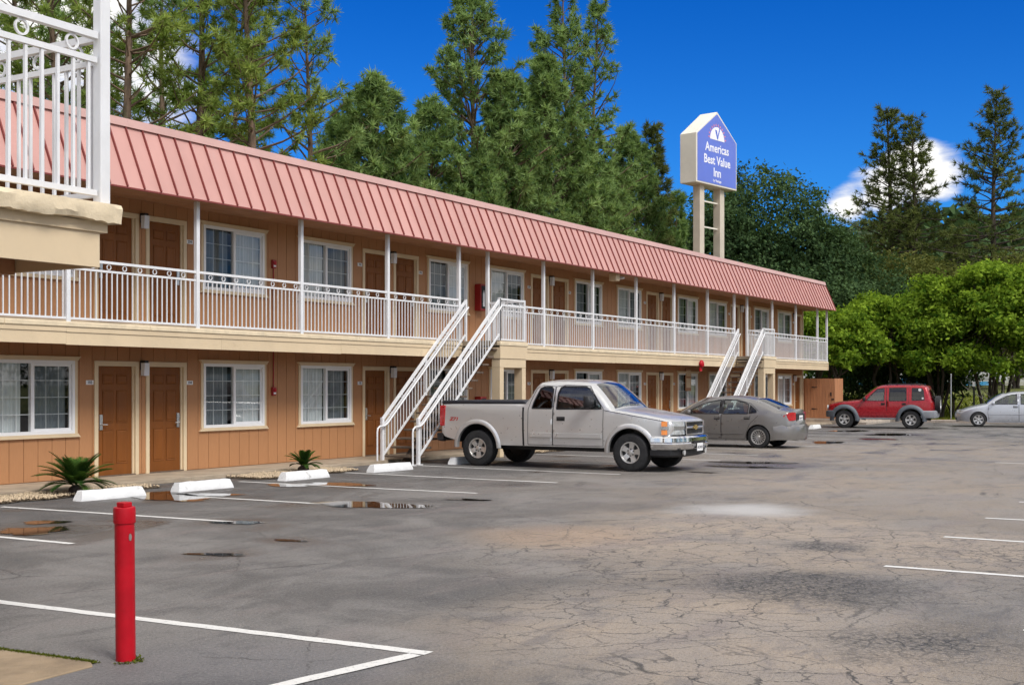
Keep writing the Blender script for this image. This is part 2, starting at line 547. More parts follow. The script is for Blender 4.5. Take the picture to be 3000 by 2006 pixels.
def asphalt_mat():
    k = NT('worn_asphalt')
    p = k.pos()
    big = k.noise(p, 0.16, 5, 0.55, 0.6)
    mid = k.noise(p, 0.55, 4, 0.6, 0.8)
    streak = k.noise(k.pos((0.28, 1.0, 1)), 1.5, 5, 0.6, 0.5)
    fine = k.noise(p, 26, 3, 0.6)
    grit = k.noise(p, 140, 2, 0.5)

    wcache = {}

    def warped(warp, sc):
        """The ground position shaken by noise, shared between patches."""
        key = 0.4 if sc < 0.6 else 0.9
        if (warp > 1.1, key) not in wcache:
            w = k.n('ShaderNodeTexNoise')
            k.L.new(p, w.inputs['Vector'])
            w.inputs['Scale'].default_value = key
            w.inputs['Detail'].default_value = 3
            s = k.n('ShaderNodeVectorMath', operation='MULTIPLY_ADD')
            k.L.new(w.outputs['Color'], s.inputs[0])
            q = 4.0 if warp > 1.1 else 1.2
            s.inputs[1].default_value = (q, q, 0)
            s2 = k.n('ShaderNodeVectorMath', operation='SUBTRACT')
            k.L.new(p, s2.inputs[0])
            s2.inputs[1].default_value = (q / 2, q / 2, 0)
            k.L.new(s2.outputs[0], s.inputs[2])
            wcache[(warp > 1.1, key)] = s.outputs[0]
        return wcache[(warp > 1.1, key)]

    def near(cx, cy, r0, r1, warp=1.6, sc=0.5):
        """1 inside a rough patch around a place, 0 outside."""
        ds = k.n('ShaderNodeVectorMath', operation='DISTANCE')
        k.L.new(warped(warp, sc), ds.inputs[0])
        ds.inputs[1].default_value = (cx, cy, 0)
        return k.rng(ds.outputs['Value'], r0, r1, 1.0, 0.0)

    tan1 = near(14.0, -13.8, 1.5, 5.0, 2.0, 0.35)
    tan2 = near(22.0, -14.0, 2.0, 9.0, 2.5, 0.3)
    tan3 = near(34.0, -12.5, 3.0, 14.0, 3.0, 0.25)
    tan4 = near(8.6, -15.2, 0.8, 3.2, 1.2, 0.5)
    tan = k.math('MAXIMUM', k.math('MAXIMUM', tan1, k.math('MULTIPLY', tan2, 0.75)), k.math('MAXIMUM', k.math('MULTIPLY', tan3, 0.6), tan4))
    grey = k.mix(k.rng(mid, 0.35, 0.65), (0.098, 0.092, 0.086), (0.192, 0.180, 0.168))
    tancol = k.mix(k.rng(mid, 0.35, 0.7), (0.375, 0.300, 0.225), (0.285, 0.245, 0.208))
    blot = k.noise(k.pos((0.5, 1.0, 1)), 2.6, 4, 0.7, 0.6)
    tancol = k.mix(k.rng(blot, 0.48, 0.70, 0, 0.75), tancol, (0.185, 0.162, 0.150))
    grey = k.mix(k.rng(blot, 0.50, 0.68, 0, 0.6), grey, (0.075, 0.071, 0.069))
    tf = k.math('MULTIPLY', tan, k.rng(big, 0.3, 0.6, 0.55, 1.0))
    c = k.mix(tf, grey, tancol)
    c = k.mix(k.rng(streak, 0.5, 0.72, 0, 0.5), c, (0.215, 0.178, 0.165))
    # fresh sealed strip near the rooms
    sx = k.n('ShaderNodeSeparateXYZ')
    k.L.new(p, sx.inputs[0])
    nearrooms = k.rng(k.math('ADD', sx.outputs[1], k.math('MULTIPLY', mid, 2.5)), -5.5, -2.5)
    c = k.mix(k.math('MULTIPLY', nearrooms, 0.55), c, (0.085, 0.082, 0.083))
    foot = near(5.6, -13.0, 0.5, 1.9, 0.6, 0.8)
    c = k.mix(k.math('MULTIPLY', foot, 0.45), c, (0.125, 0.125, 0.138))
    rust = near(13.0, -11.3, 0.3, 1.6, 0.6, 0.8)
    c = k.mix(k.math('MULTIPLY', rust, 0.4), c, (0.40, 0.26, 0.16))
    # damp patches
    damp = k.rng(k.noise(k.pos((0.6, 1.0, 1)), 0.62, 4, 0.6, 0.9), 0.50, 0.68)
    damp = k.math('MULTIPLY', damp, k.rng(k.math('ADD', sx.outputs[1], k.math('MULTIPLY', sx.outputs[0], 0.18)), -9.5, -4.0))
    for q in ((14.3, -3.55, 0.4, 1.5), (14.9, -7.05, 0.3, 1.2), (10.2, -5.5, 0.4, 1.2), (26.9, -8.6, 0.6, 2.2), (17.6, -4.3, 0.3, 1.6), (19.4, -6.9, 0.2, 1.0), (12.2, -7.0, 0.2, 0.9), (9.7, -9.0, 0.2, 0.8), (45.9, -7.0, 0.5, 2.0), (11.1, -8.9, 0.2, 0.8)):
        damp = k.math('MAXIMUM', damp, near(*q, 0.5, 0.9))
    c = k.mix(k.math('MULTIPLY', damp, 0.72), c, (0.052, 0.046, 0.043))
    # map cracking: broken cells, dense where the surface has failed
    warp = k.n('ShaderNodeTexNoise')
    k.L.new(p, warp.inputs['Vector'])
    warp.inputs['Scale'].default_value = 4.0
    warp.inputs['Detail'].default_value = 4
    warp.inputs['Roughness'].default_value = 0.7
    wv = k.n('ShaderNodeVectorMath', operation='MULTIPLY_ADD')
    k.L.new(warp.outputs['Color'], wv.inputs[0])
    wv.inputs[1].default_value = (0.22, 0.22, 0)
    k.L.new(p, wv.inputs[2])
    fl = k.n('ShaderNodeVectorMath', operation='MULTIPLY')
    k.L.new(wv.outputs[0], fl.inputs[0])
    fl.inputs[1].default_value = (1, 1, 0)

    def cracks(scale, w):
        vo = k.n('ShaderNodeTexVoronoi', feature='DISTANCE_TO_EDGE')
        k.L.new(fl.outputs[0], vo.inputs['Vector'])
        vo.inputs['Scale'].default_value = scale
        return k.rng(vo.outputs['Distance'], w * 0.25, w, 1.0, 0.0)
    brk = k.rng(k.noise(p, 1.9, 4, 0.65), 0.38, 0.54)
    z1 = k.math('MAXIMUM', near(13.0, -14.3, 2.2, 5.0, 1.2, 0.5), k.math('MAXIMUM', near(9.3, -14.2, 0.6, 3.0, 1.0, 0.6), near(7.8, -15.8, 0.3, 2.2)))
    z2 = k.math('MAXIMUM', near(10.9, -14.95, 0.45, 1.3, 0.5, 0.9), k.math('MAXIMUM', near(13.6, -14.3, 0.1, 0.7, 0.4, 0.9), near(8.9, -16.4, 0.1, 1.0, 0.4, 0.9)))
    z3 = near(14.0, -15.9, 0.2, 1.3, 0.5, 0.8)
    cr = k.math('MULTIPLY', k.math('MULTIPLY', cracks(1.5, 0.015), brk), z1)
    cr = k.math('MAXIMUM', cr, k.math('MULTIPLY', k.math('MULTIPLY', cracks(3.4, 0.030), k.rng(k.noise(p, 3.1, 4), 0.36, 0.52)), k.math('MULTIPLY', z1, 0.8)))
    cr = k.math('MAXIMUM', cr, k.math('MULTIPLY', cracks(7.5, 0.085), k.math('MAXIMUM', z2, k.math('MULTIPLY', z3, 0.7))))
    far = k.math('MULTIPLY', k.math('MULTIPLY', cracks(0.34, 0.0048), k.rng(k.noise(p, 0.8, 4), 0.46, 0.56)), 0.75)
    cr = k.math('MAXIMUM', cr, far)
    stain = k.math('MULTIPLY', z2, k.rng(fine, 0.38, 0.62, 0.30, 0.95))
    c = k.mix(stain, c, (0.075, 0.070, 0.066))
    c = k.mix(k.math('MULTIPLY', cr, 0.92), c, (0.028, 0.026, 0.024))
    speck = k.noise(p, 48, 3, 0.7)
    c = k.mix(k.rng(speck, 0.50, 0.70, 0, 0.55), c, (0.045, 0.043, 0.041))
    c = k.mix(k.rng(speck, 0.47, 0.30, 0, 0.42), c, (0.34, 0.31, 0.28))
    c = k.mix(k.math('MULTIPLY', near(17.1, -12.0, 0.25, 1.3, 0.6, 0.8), 0.75), c, (0.50, 0.49, 0.48))  # painted reflection: pale colour standing for white sky mirrored in a wet patch
    # stones in the surface, small litter
    c = k.mix(k.rng(grit, 0.62, 0.8, 0, 0.35), c, (0.30, 0.29, 0.27))
    c = k.mix(k.rng(grit, 0.38, 0.2, 0, 0.45), c, (0.02, 0.02, 0.02))
    k.L.new(c, k.b.inputs['Base Color'])
    rough = k.mix(damp, k.rng(fine, 0.3, 0.7, 0.55, 0.8), (0.27, 0.27, 0.27))
    k.L.new(rough, k.b.inputs['Roughness'])
    k.b.inputs['Specular IOR Level'].default_value = 0.5
    h = k.noise(p, 70, 3, 0.75)
    b = k.bump(h, 0.35, 0.012)
    k.L.new(k.math('SUBTRACT', 1.0, k.math('MULTIPLY', damp, 0.6)), b.inputs['Strength'])
    b.inputs['Strength'].default_value = 0.35
    return k.m


def paint_mat():
    k = NT('line_paint')
    p = k.pos()
    w = k.rng(k.noise(p, 22, 6, 0.75), 0.54, 0.72)
    w2 = k.rng(k.noise(p, 2.2, 5, 0.7), 0.58, 0.8, 0, 0.7)
    f = k.math('MAXIMUM', w, w2)
    c = k.mix(f, (0.66, 0.65, 0.62), (0.16, 0.155, 0.15))
    k.L.new(c, k.b.inputs['Base Color'])
    k.b.inputs['Roughness'].default_value = 0.6
    return k.m


def grass_mat():
    k = NT('rough_grass')
    p = k.pos()
    a = k.noise(p, 0.25, 6, 0.6)
    b = k.noise(p, 5.0, 5, 0.7)
    c = k.mix(k.rng(a, 0.35, 0.65), (0.065, 0.095, 0.012), (0.16, 0.17, 0.03))
    c = k.mix(k.rng(b, 0.45, 0.7, 0, 0.5), c, (0.20, 0.17, 0.06))
    k.L.new(c, k.b.inputs['Base Color'])
    k.b.inputs['Roughness'].default_value = 0.9
    k.bump(b, 0.9, 0.08)
    return k.m


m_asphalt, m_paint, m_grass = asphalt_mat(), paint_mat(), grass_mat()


def smooth(t):
    t = min(1, max(0, t))
    return t * t * (3 - 2 * t)


def ground_z(x, y):
    if x < 63:
        return -0.06
    return -0.06 + 1.75 * smooth((x - 64.5) / 48)


def make_ground():
    xs = sorted(set([-600, -300, -120, -60, -30, 0, 30, 58, 60, 61.6, 63] + [64 + 3 * i for i in range(24)] + [150, 200, 300, 450, 700, 1200]))
    ys = [-900, -400, -200, -120, -80] + [-60 + 5 * i for i in range(25)] + [80, 110, 160, 240, 400, 800, 1200]
    vs = [(x, y, ground_z(x, y) + (random.uniform(-0.04, 0.06) if 64 < x < 130 else 0)) for x in xs for y in ys]
    n = len(ys)
    fs = [(i * n + j, (i + 1) * n + j, (i + 1) * n + j + 1, i * n + j + 1) for i in range(len(xs) - 1) for j in range(n - 1)]
    mb = MB().add(vs, fs)
    tag(mb.build('ground', m_grass, smooth=60), kind='structure')


random.seed(4)
make_ground()
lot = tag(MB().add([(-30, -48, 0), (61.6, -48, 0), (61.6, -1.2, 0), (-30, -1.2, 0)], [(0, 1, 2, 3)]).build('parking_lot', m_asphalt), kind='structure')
# the lot has a slab edge so it is not a sheet
MB().box(-30, 61.6, -48, -1.2, -0.12, -0.004).build('lot_base', mat('lot_base', (0.08, 0.08, 0.08), 0.9), lot)

# painted bay lines: ragged-edged strips lying on the asphalt


def strip(pts, w, z=0.004, seed=0):
    rnd = random.Random(seed)
    a, b = Vector((*pts[0], 0)), Vector((*pts[1], 0))
    n = max(2, int((b - a).length / 0.12))
    d = (b - a).normalized()
    s = Vector((-d.y, d.x, 0))
    vs = []
    wob = rnd.uniform(0, 6)
    for i in range(n + 1):
        p = a.lerp(b, i / n) + s * 0.012 * math.sin(i * 0.13 + wob)
        e1, e2 = w / 2 + rnd.uniform(-0.006, 0.006), w / 2 + rnd.uniform(-0.006, 0.006)
        vs += [(*(p + s * e1).xy, z), (*(p - s * e2).xy, z)]
    fs = [(2 * i, 2 * i + 1, 2 * i + 3, 2 * i + 2) for i in range(n)]
    return MB().add(vs, fs)


for i, (x0, y0, x1, y1) in enumerate(((9.53, -2.6, 9.61, -6.96), (11.98, -2.6, 12.24, -7.26), (14.63, -2.7, 14.76, -7.21), (17.36, -2.2, 17.48, -7.31), (20.25, -2.05, 20.10, -7.37), (22.86, -2.4, 22.60, -7.42),
                                      (25.62, -2.4, 25.28, -7.40), (28.2, -2.3, 28.0, -7.4), (30.8, -2.3, 30.6, -7.4), (33.4, -2.3, 33.25, -7.4), (36.0, -2.3, 35.9, -7.4), (38.7, -2.3, 38.6, -7.4), (41.3, -2.3, 41.2, -7.4),
                                      (44.0, -2.3, 43.9, -7.4), (46.6, -2.3, 46.5, -7.4), (49.2, -2.3, 49.1, -7.4),
                                      (12.48, -15.2, 12.44, -19.6), (15.26, -15.18, 15.1, -19.6), (17.68, -15.2, 17.7, -19.6), (20.4, -15.2, 20.4, -19.6), (23.1, -15.2, 23.1, -19.6), (9.75, -16.9, 9.75, -19.6), (30.5, -13.1, 30.35, -13.9))):
    strip(((x0, y0), (x1, y1)), 0.10, seed=i).build('parking_line', m_paint, lot)
# the boxed corner by the bollard, a mitred turn
strip(((6.70, -8.6), (6.87, -13.66)), 0.115, seed=40).build('parking_line', m_paint, lot)
strip(((6.80, -13.60), (3.2, -13.02)), 0.115, z=0.0065, seed=41).build('parking_line', m_paint, lot)


def water_mat():
    k = NT('puddle_water')
    k.b.inputs['Base Color'].default_value = (0.022, 0.017, 0.012, 1)
    k.b.inputs['Roughness'].default_value = 0.03
    k.b.inputs['IOR'].default_value = 1.45
    k.b.inputs['Specular IOR Level'].default_value = 0.8
    k.bump(k.noise(k.pos(), 3.0, 2), 0.012, 0.01)
    at = k.n('ShaderNodeAttribute')
    at.attribute_name = 'wet'
    e = k.math('ADD', at.outputs['Fac'], k.math('MULTIPLY', k.math('SUBTRACT', k.noise(k.pos(), 9.0, 4, 0.65), 0.5), 0.7))
    tr = k.n('ShaderNodeBsdfTransparent')
    mx = k.n('ShaderNodeMixShader')
    k.L.new(k.rng(e, 0.30, 0.62), mx.inputs[0])
    k.L.new(tr.outputs[0], mx.inputs[1])
    k.L.new(k.b.outputs[0], mx.inputs[2])
    k.L.new(mx.outputs[0], k.out.inputs[0])
    return k.m


m_water = water_mat()


def puddle(x, y, rx, ry, rot, seed, m=None, rag=0.28):
    rnd = random.Random(seed)
    ph = [rnd.uniform(0, 6.28) for _ in range(6)]
    n = 72
    vs = [(0, 0, 0)]
    for i in range(n):
        a = 2 * math.pi * i / n
        r = 1 + rag * (math.sin(2 * a + ph[0]) * 0.6 + math.sin(3 * a + ph[1]) * 0.5 + math.sin(5 * a + ph[2]) * 0.35 + math.sin(9 * a + ph[3]) * 0.22 + math.sin(15 * a + ph[4]) * 0.12)
        vs.append((rx * r * math.cos(a), ry * r * math.sin(a), 0))
    rim = vs[1:]
    vs = [(0, 0, 0)] + [(p[0] * q, p[1] * q, 0) for q in (0.72, 1.0, 1.3) for p in rim]
    fs = [(0, i + 1, (i + 1) % n + 1) for i in range(n)]
    for k in range(2):
        fs += [(1 + k * n + i, 1 + (k + 1) * n + i, 1 + (k + 1) * n + (i + 1) % n, 1 + k * n + (i + 1) % n) for i in range(n)]
    mb = MB().add(vs, fs)
    o = mb.build('puddle', m or m_water, None, (x, y, 0.0075))
    at = o.data.attributes.new('wet', 'FLOAT', 'POINT')
    at.data.foreach_set('value', [1.0] * (n + 1) + [0.5] * n + [0.0] * n)
    o.rotation_euler = (0, 0, R(rot))
    return tag(o, kind='structure')


puddle(14.45, -3.45, 0.42, 1.05, -20, 1, rag=0.2)
puddle(15.0, -3.75, 0.25, 0.5, 10, 11)
puddle(14.95, -7.05, 0.42, 0.85, 14, 2, rag=0.22)
puddle(10.2, -5.55, 0.35, 0.42, 20, 3)
puddle(10.9, -4.9, 0.22, 0.25, 0, 12)
puddle(17.75, -4.2, 0.28, 0.75, 6, 4)
puddle(17.1, -3.55, 0.18, 0.5, -8, 13)
puddle(27.6, -8.35, 0.38, 0.85, 8, 5)
puddle(26.05, -8.75, 0.3, 0.75, 10, 6)
puddle(45.8, -6.9, 0.9, 0.8, 10, 7)
puddle(38.5, -6.8, 0.8, 0.5, 0, 14)
puddle(41.8, -7.4, 0.7, 0.6, 0, 15)
puddle(48.6, -4.6, 0.8, 0.7, 0, 16)
puddle(16.4, -7.8, 0.12, 0.42, 10, 8)
puddle(12.15, -7.05, 0.16, 0.34, 12, 9)
puddle(9.75, -9.0, 0.1, 0.3, 16, 10)
puddle(11.05, -8.85, 0.07, 0.2, 0, 17)
puddle(24.0, -8.6, 0.12, 0.35, 0, 18)

# concrete pad under the near balcony, its broken edge and moss
padp = [(5.50, -9.0), (5.485, -10.3), (5.49, -11.15), (5.52, -11.6), (5.54, -11.98), (5.47, -12.07), (4.93, -12.10), (2.0, -12.15), (2.0, -9.0)]
pad = tag(MB().prism(padp, 'z', -0.1, 0.012).build('concrete_pad', m_conc, bevel=0.008), kind='structure')


def moss(path, width, n, seed, name='moss', z=0.02):
    rng = np.random.default_rng(seed)
    path = [Vector((*p, 0)) for p in path]
    vs, ts, tint = [], [], []
    for i in range(n):
        s = rng.integers(0, len(path) - 1)
        p = path[s].lerp(path[s + 1], rng.random())
        p = p + Vector((rng.normal(0, width), rng.normal(0, width), z - 0.004))
        a = rng.random() * 6.28
        h, w = rng.uniform(0.004, 0.016), rng.uniform(0.004, 0.009)
        b = len(vs)
        vs += [(p.x - w * math.cos(a), p.y - w * math.sin(a), p.z), (p.x + w * math.cos(a), p.y + w * math.sin(a), p.z), (p.x + rng.normal(0, 0.01), p.y + rng.normal(0, 0.01), p.z + h)]
        ts.append((b, b + 1, b + 2))
        tint += [rng.random()] * 3
    o = link(name, np_mesh(name, vs, ts, m_moss, tint))
    return tag(o, kind='stuff')


moss([(5.50, -10.6), (5.495, -11.15), (5.525, -11.6), (5.545, -12.0)], 0.016, 2600, 3, z=0.010)
moss([(5.60, -12.15), (5.74, -12.2), (5.82, -12.05)], 0.02, 160, 5, z=0.006)

# ground-floor walkway with joints, kerb step
walk = tag(MB().box(7.0, 57.2, -1.36, 0.12, -0.1, 0.074).build('walkway', m_floor), kind='structure')
x = 7.0
while x < 57:
    w = min(2.0, 57.2 - x)
    MB().box(x + 0.006, x + w - 0.006, -1.365, 0.10, 0.0, 0.08).build('concrete_slab', m_floor, walk, bevel=0.006)
    x += w
tag(MB().box(57.2, 61.2, -2.6, 1.5, -0.05, 0.22).box(57.0, 61.2, -3.0, -2.6, -0.05, 0.11).build('gate_step', m_kerb, bevel=0.01), kind='structure')
kerb = tag(MB().box(61.62, 61.8, -47, 1.0, -0.1, 0.10).build('kerb', m_kerb), kind='structure')
for i in range(24):
    MB().box(61.6, 61.85, -47 + i * 2.0 + 0.008, -45.008 + i * 2.0, -0.1, 0.14).build('kerb_stone', m_kerb, kerb, bevel=0.02)

# pebble beds
m_bed = mat('bed_soil', (0.10, 0.075, 0.05), 0.95, var=0.3)
m_pebble = mat('pebble', (0.46, 0.36, 0.24), 0.8, var=0.45, vscale=35)


def pebbles(x0, x1, y0, y1, n, seed):
    rng = np.random.default_rng(seed)
    base = np.array([(1, 0, 0), (-1, 0, 0), (0, 1, 0), (0, -1, 0), (0, 0, 1), (0, 0, -1)], float)
    tri = np.array([(0, 2, 4), (2, 1, 4), (1, 3, 4), (3, 0, 4), (2, 0, 5), (1, 2, 5), (3, 1, 5), (0, 3, 5)])
    V, T = [], []
    for i in range(n):
        p = np.array([rng.uniform(x0, x1), rng.uniform(y0, y1), 0.03 + rng.uniform(0, 0.02)])
        e = 0.06 * math.sin(p[0] * 7 + seed)
        p[1] += e
        q = base * rng.uniform(0.014, 0.034, 3) * rng.uniform(0.75, 1.2, (6, 1))
        a = rng.random() * 6.28
        rot = np.array([[math.cos(a), -math.sin(a), 0], [math.sin(a), math.cos(a), 0], [0, 0, 1]])
        T.append(tri + 6 * i)
        V.append(q @ rot.T + p)
    o = link('pebbles', np_mesh('pebbles', np.concatenate(V), np.concatenate(T), m_pebble))
    tag(o, kind='stuff')
    vs = [(x0 - 0.05, y1, 0.012), (x1 + 0.05, y1, 0.012)]
    top = [(x1 + 0.05 - (x1 - x0 + 0.1) * i / 20, y0 + 0.06 * math.sin((x1 - (x1 - x0) * i / 20) * 7 + seed), 0.012) for i in range(21)]
    tag(MB().add(vs + top, [tuple(range(len(vs + top)))]).build('planting_bed', m_bed), kind='structure')


pebbles(8.0, 14.6, -2.25, -1.40, 3600, 1)
pebbles(17.9, 20.8, -2.35, -1.40, 1800, 2)
pebbles(14.9, 15.6, -2.0, -1.40, 160, 3)
pebbles(27.9, 31.0, -2.2, -1.40, 600, 4)

# ------------------------------------------------------------------ the motel building
BX0, BX1, BDEP = 7.0, 57.1, 7.5
ZW, ZF = 0.08, 2.88                     # walkway level, balcony floor level
BY, EY, TY = -1.20, -1.50, -1.00        # balcony edge, eave edge, top of the mansard
ZE, ZEW, ZT, ZC = 5.20, 5.30, 6.36, 6.51
bl = Vector((32.0, 3.0, 0.0))
bld = thing('motel_building', 'long two-storey brown motel with pink mansard metal roof and balcony walkway', 'building', bl)
BO = neg(bl)


def bp(x, y, z):
    return (x - bl.x, y - bl.y, z - bl.z)


doors, windows = [], []                 # (left x of the trim), (left x of the white frame)
for kx in range(-1, 6):
    d0 = 15.93 + 8 * kx
    for dx in (0, 1.24):
        if BX0 < d0 + dx and d0 + dx + 1.06 < BX1 + 0.02:
            doors.append((d0 + dx, dx > 0))
    for wx, fl in ((2.76, True), (5.75, False)):
        if BX0 < d0 + wx and d0 + wx + 1.8 < BX1 - 0.2:
            windows.append((d0 + wx, fl))
DW, DH, WW, WH, WZ = 1.06, 2.12, 1.80, 1.305, 0.825
# opening rectangles of one storey, heights above that storey's floor
opens = [(x + 0.05, x + DW - 0.05, 0.0, DH - 0.05) for x, f in doors] + [(x + 0.02, x + WW - 0.02, WZ + 0.02, WZ + WH - 0.02) for x, f in windows]
BW = 8.0 / 27


def cut(x0, x1, z0, z1, zf):
    """Vertical pieces of a strip of wall x0..x1 that no opening takes away."""
    o = [q for q in opens if q[0] <= (x0 + x1) / 2 <= q[1]]
    if not o:
        return [(z0, z1)]
    a, b = zf + o[0][2], zf + o[0][3]
    return [p for p in ((z0, a), (b, z1)) if p[1] - p[0] > 0.02]


edges = sorted({BX0, BX1} | {e for q in opens for e in q[:2]})
core = MB()
for x0, x1 in zip(edges, edges[1:]):
    for zf, z0, z1 in ((ZW, ZW, 2.62), (ZF, 2.70, 5.33)):
        for a, b in cut(x0, x1, z0, z1, zf):
            core.box(x0, x1, 0.018, 0.16, a, b)
core.box(BX0, BX1, 0.018, 0.16, 2.62, 2.70).box(BX0, BX0 + 0.15, 0.16, BDEP, 0, 5.4).box(BX1 - 0.15, BX1, 0.16, BDEP, 0, 5.4).box(BX0, BX1, BDEP, BDEP + 0.15, 0, 5.4)
wall = core.build('wall', m_wall, bld, BO)
pieces = []
i0 = 0
x = BX0
while x < BX1 - 0.01:
    xe = min(x + BW, BX1)
    cuts = sorted({x + 0.005, xe - 0.005} | {e for q in opens for e in q[:2] if x + 0.005 < e < xe - 0.005})
    for a, b in zip(cuts, cuts[1:]):
        if b - a < 0.01:
            continue
        for zf, z0, z1 in ((ZW, ZW + 0.012, 2.62), (ZF, ZF + 0.005, 5.325)):
            for c0, c1 in cut(a, b, z0, z1, zf):
                pieces.append((a, b, c0, c1))
    x += BW
pieces.sort(key=lambda q: (abs(q[0] - 16) if q[0] < 13 else q[0] - 13) + (5 if q[3] - q[2] < 0.7 else 0))
rest = MB()
for n, (a, b, c0, c1) in enumerate(pieces):
    if n < 296:
        MB().box(a, b, 0.0, 0.02, c0, c1).build('siding_board', m_wall, wall)
    else:
        rest.box(a, b, 0.0, 0.02, c0, c1)
tag(rest.build('siding_board', m_wall, wall), kind='stuff')
# corner board and end-wall trim
MB().box(BX1 - 0.02, BX1 + 0.06, -0.04, 0.10, ZW, 5.30).build('corner_board', m_creamtrim, bld, BO)

# ---- doors: slab with six raised panels, frame, sill, lever lock
SLW, SLH = 0.81, 2.03


def door_slab():
    return MB().box(0, SLW, 0, 0.044, 0, SLH).mesh('door', m_door, bevel=0.003)


def door_panels():
    out = []
    cols = ((0.115, 0.365), (0.445, 0.695))
    rows = ((0.22, 0.84), (0.98, 1.58), (1.70, 1.88))
    for x0, x1 in cols:
        for z0, z1 in rows:
            mb = MB()
            e = 0.035
            o = [(x0, -0.001, z0), (x1, -0.001, z0), (x1, -0.001, z1), (x0, -0.001, z1)]
            r1 = [(x0 + 0.008, 0.010, z0 + 0.008), (x1 - 0.008, 0.010, z0 + 0.008), (x1 - 0.008, 0.010, z1 - 0.008), (x0 + 0.008, 0.010, z1 - 0.008)]
            ox = [(x0, -0.010, z0), (x1, -0.010, z0), (x1, -0.010, z1), (x0, -0.010, z1)]
            mid = [(x0 + 0.014, -0.003, z0 + 0.014), (x1 - 0.014, -0.003, z0 + 0.014), (x1 - 0.014, -0.003, z1 - 0.014), (x0 + 0.014, -0.003, z1 - 0.014)]
            inn = [(x0 + e, -0.011, z0 + e), (x1 - e, -0.011, z0 + e), (x1 - e, -0.011, z1 - e), (x0 + e, -0.011, z1 - e)]
            vs = o + ox + mid + inn
            fs = []
            for k in range(3):
                fs += [(4 * k + i, 4 * k + (i + 1) % 4, 4 * k + 4 + (i + 1) % 4, 4 * k + 4 + i) for i in range(4)]
            fs.append((12, 13, 14, 15))
            out.append(mb.add(vs, fs).mesh('door_panel', m_door))
    return out


me_slab, me_panels = door_slab(), door_panels()
fr = MB()
fr.box(0, 0.085, -0.022, 0.10, 0, 2.045).box(DW - 0.085, DW, -0.022, 0.10, 0, 2.045).box(0, DW, -0.024, 0.10, 2.045, 2.14)
fr.box(0.085, 0.125, 0.02, 0.10, 0, 2.045).box(DW - 0.125, DW - 0.085, 0.02, 0.10, 0, 2.045)
me_frame = fr.mesh('door_frame', m_creamtrim, bevel=0.004)
me_sill = MB().box(0.09, DW - 0.09, -0.03, 0.11, 0.0, 0.022).mesh('door_sill', m_rust)
lk = MB().box(-0.035, 0.035, -0.018, 0, -0.13, 0.15).box(-0.028, 0.028, -0.028, -0.018, 0.03, 0.13).tube([(0, -0.018, -0.03), (0, -0.06, -0.03), (0.115, -0.06, -0.035)], 0.011, 8)
me_lock = lk.mesh('door_lock', m_metal, smooth=40)


def text_on(parent, body, size, x, y, z, m, name='number', bold=0.0, sx=1.0):
    me = text_mesh(body, size, m, 0.0008, bold=bold, scale_x=sx)
    return link(name, me, parent, (x, y, z), (R(90), 0, 0))


lampm = MB().box(-0.05, 0.05, -0.03, 0.0, -0.02, 0.16, 0).box(-0.045, 0.045, -0.13, -0.03, 0.115, 0.16, 0).prism([(-0.125, -0.13), (-0.035, -0.13), (-0.035, 0.114), (-0.14, 0.114)], 'x', -0.06, 0.06, 1)
me_lamp = lampm.mesh('wall_lamp', [m_black, m_lampglass])
me_num = MB().box(-0.085, 0.085, -0.008, 0, -0.04, 0.04).mesh('number_plate', m_plate)
rooms = {}
num = {ZW: 101, ZF: 201}
for zf in (ZW, ZF):
    for x, right in doors:
        d = link('door', me_slab, bld, bp(x + 0.125, 0.045, zf + 0.015))
        for pm in me_panels:
            link('door_panel', pm, d)
        lx = SLW - 0.065 if right else 0.065
        h = link('door_lock', me_lock, d, (lx, 0, 0.98), None, (-1 if right else 1, 1, 1))
        link('door_frame', me_frame, d, (-0.125, -0.045, -0.015))
        link('door_sill', me_sill, d, (-0.125, -0.045, -0.015))
        px = x + DW + 0.06 + 0.03 if right else x - 0.10
        if px < BX1 - 0.1:
            pl = link('number_plate', me_num, bld, bp(px, 0.0, zf + 1.74))
            text_on(pl, str(num[zf]), 0.075, 0, -0.0092, 0, m_ink, bold=0.0015)
        num[zf] += 1
        if right or x > 55:
            link('wall_lamp', me_lamp, bld, bp(x - 0.09, -0.001, zf + 2.0))

# ---- windows: white sliding frame, two panes, grids, curtains, cream head and sill
f = MB()
t = 0.06
f.box(0, WW, -0.03, 0.07, 0, t).box(0, WW, -0.03, 0.07, WH - t, WH).box(0, t, -0.03, 0.07, t, WH - t).box(WW - t, WW, -0.03, 0.07, t, WH - t)
f.box(WW / 2 - 0.035, WW / 2 + 0.035, -0.02, 0.06, t, WH - t)
s = 0.045
for a, b, y0 in ((WW / 2 + 0.01, WW - t, 0.0),):
    f.box(a, b, y0, y0 + 0.035, t, t + s).box(a, b, y0, y0 + 0.035, WH - t - s, WH - t).box(b - s, b, y0, y0 + 0.035, t + s, WH - t - s)
me_wframe = f.mesh('window_frame', m_vinyl, bevel=0.003)
tr = MB()
tr.box(-0.06, 0, -0.02, 0.02, -0.02, WH + 0.02).box(WW, WW + 0.06, -0.02, 0.02, -0.02, WH + 0.02)
tr.prism([(-0.055, 0.02), (WW + 0.055, 0.02), (WW + 0.06, 0.06), (WW + 0.13, 0.105), (-0.13, 0.105), (-0.06, 0.06)], 'y', -0.055, 0.0)
me_trim = MB()
me_trim.box(-0.065, -0.001, -0.022, 0.02, 0.0, WH).box(WW + 0.001, WW + 0.065, -0.022, 0.02, 0.0, WH)
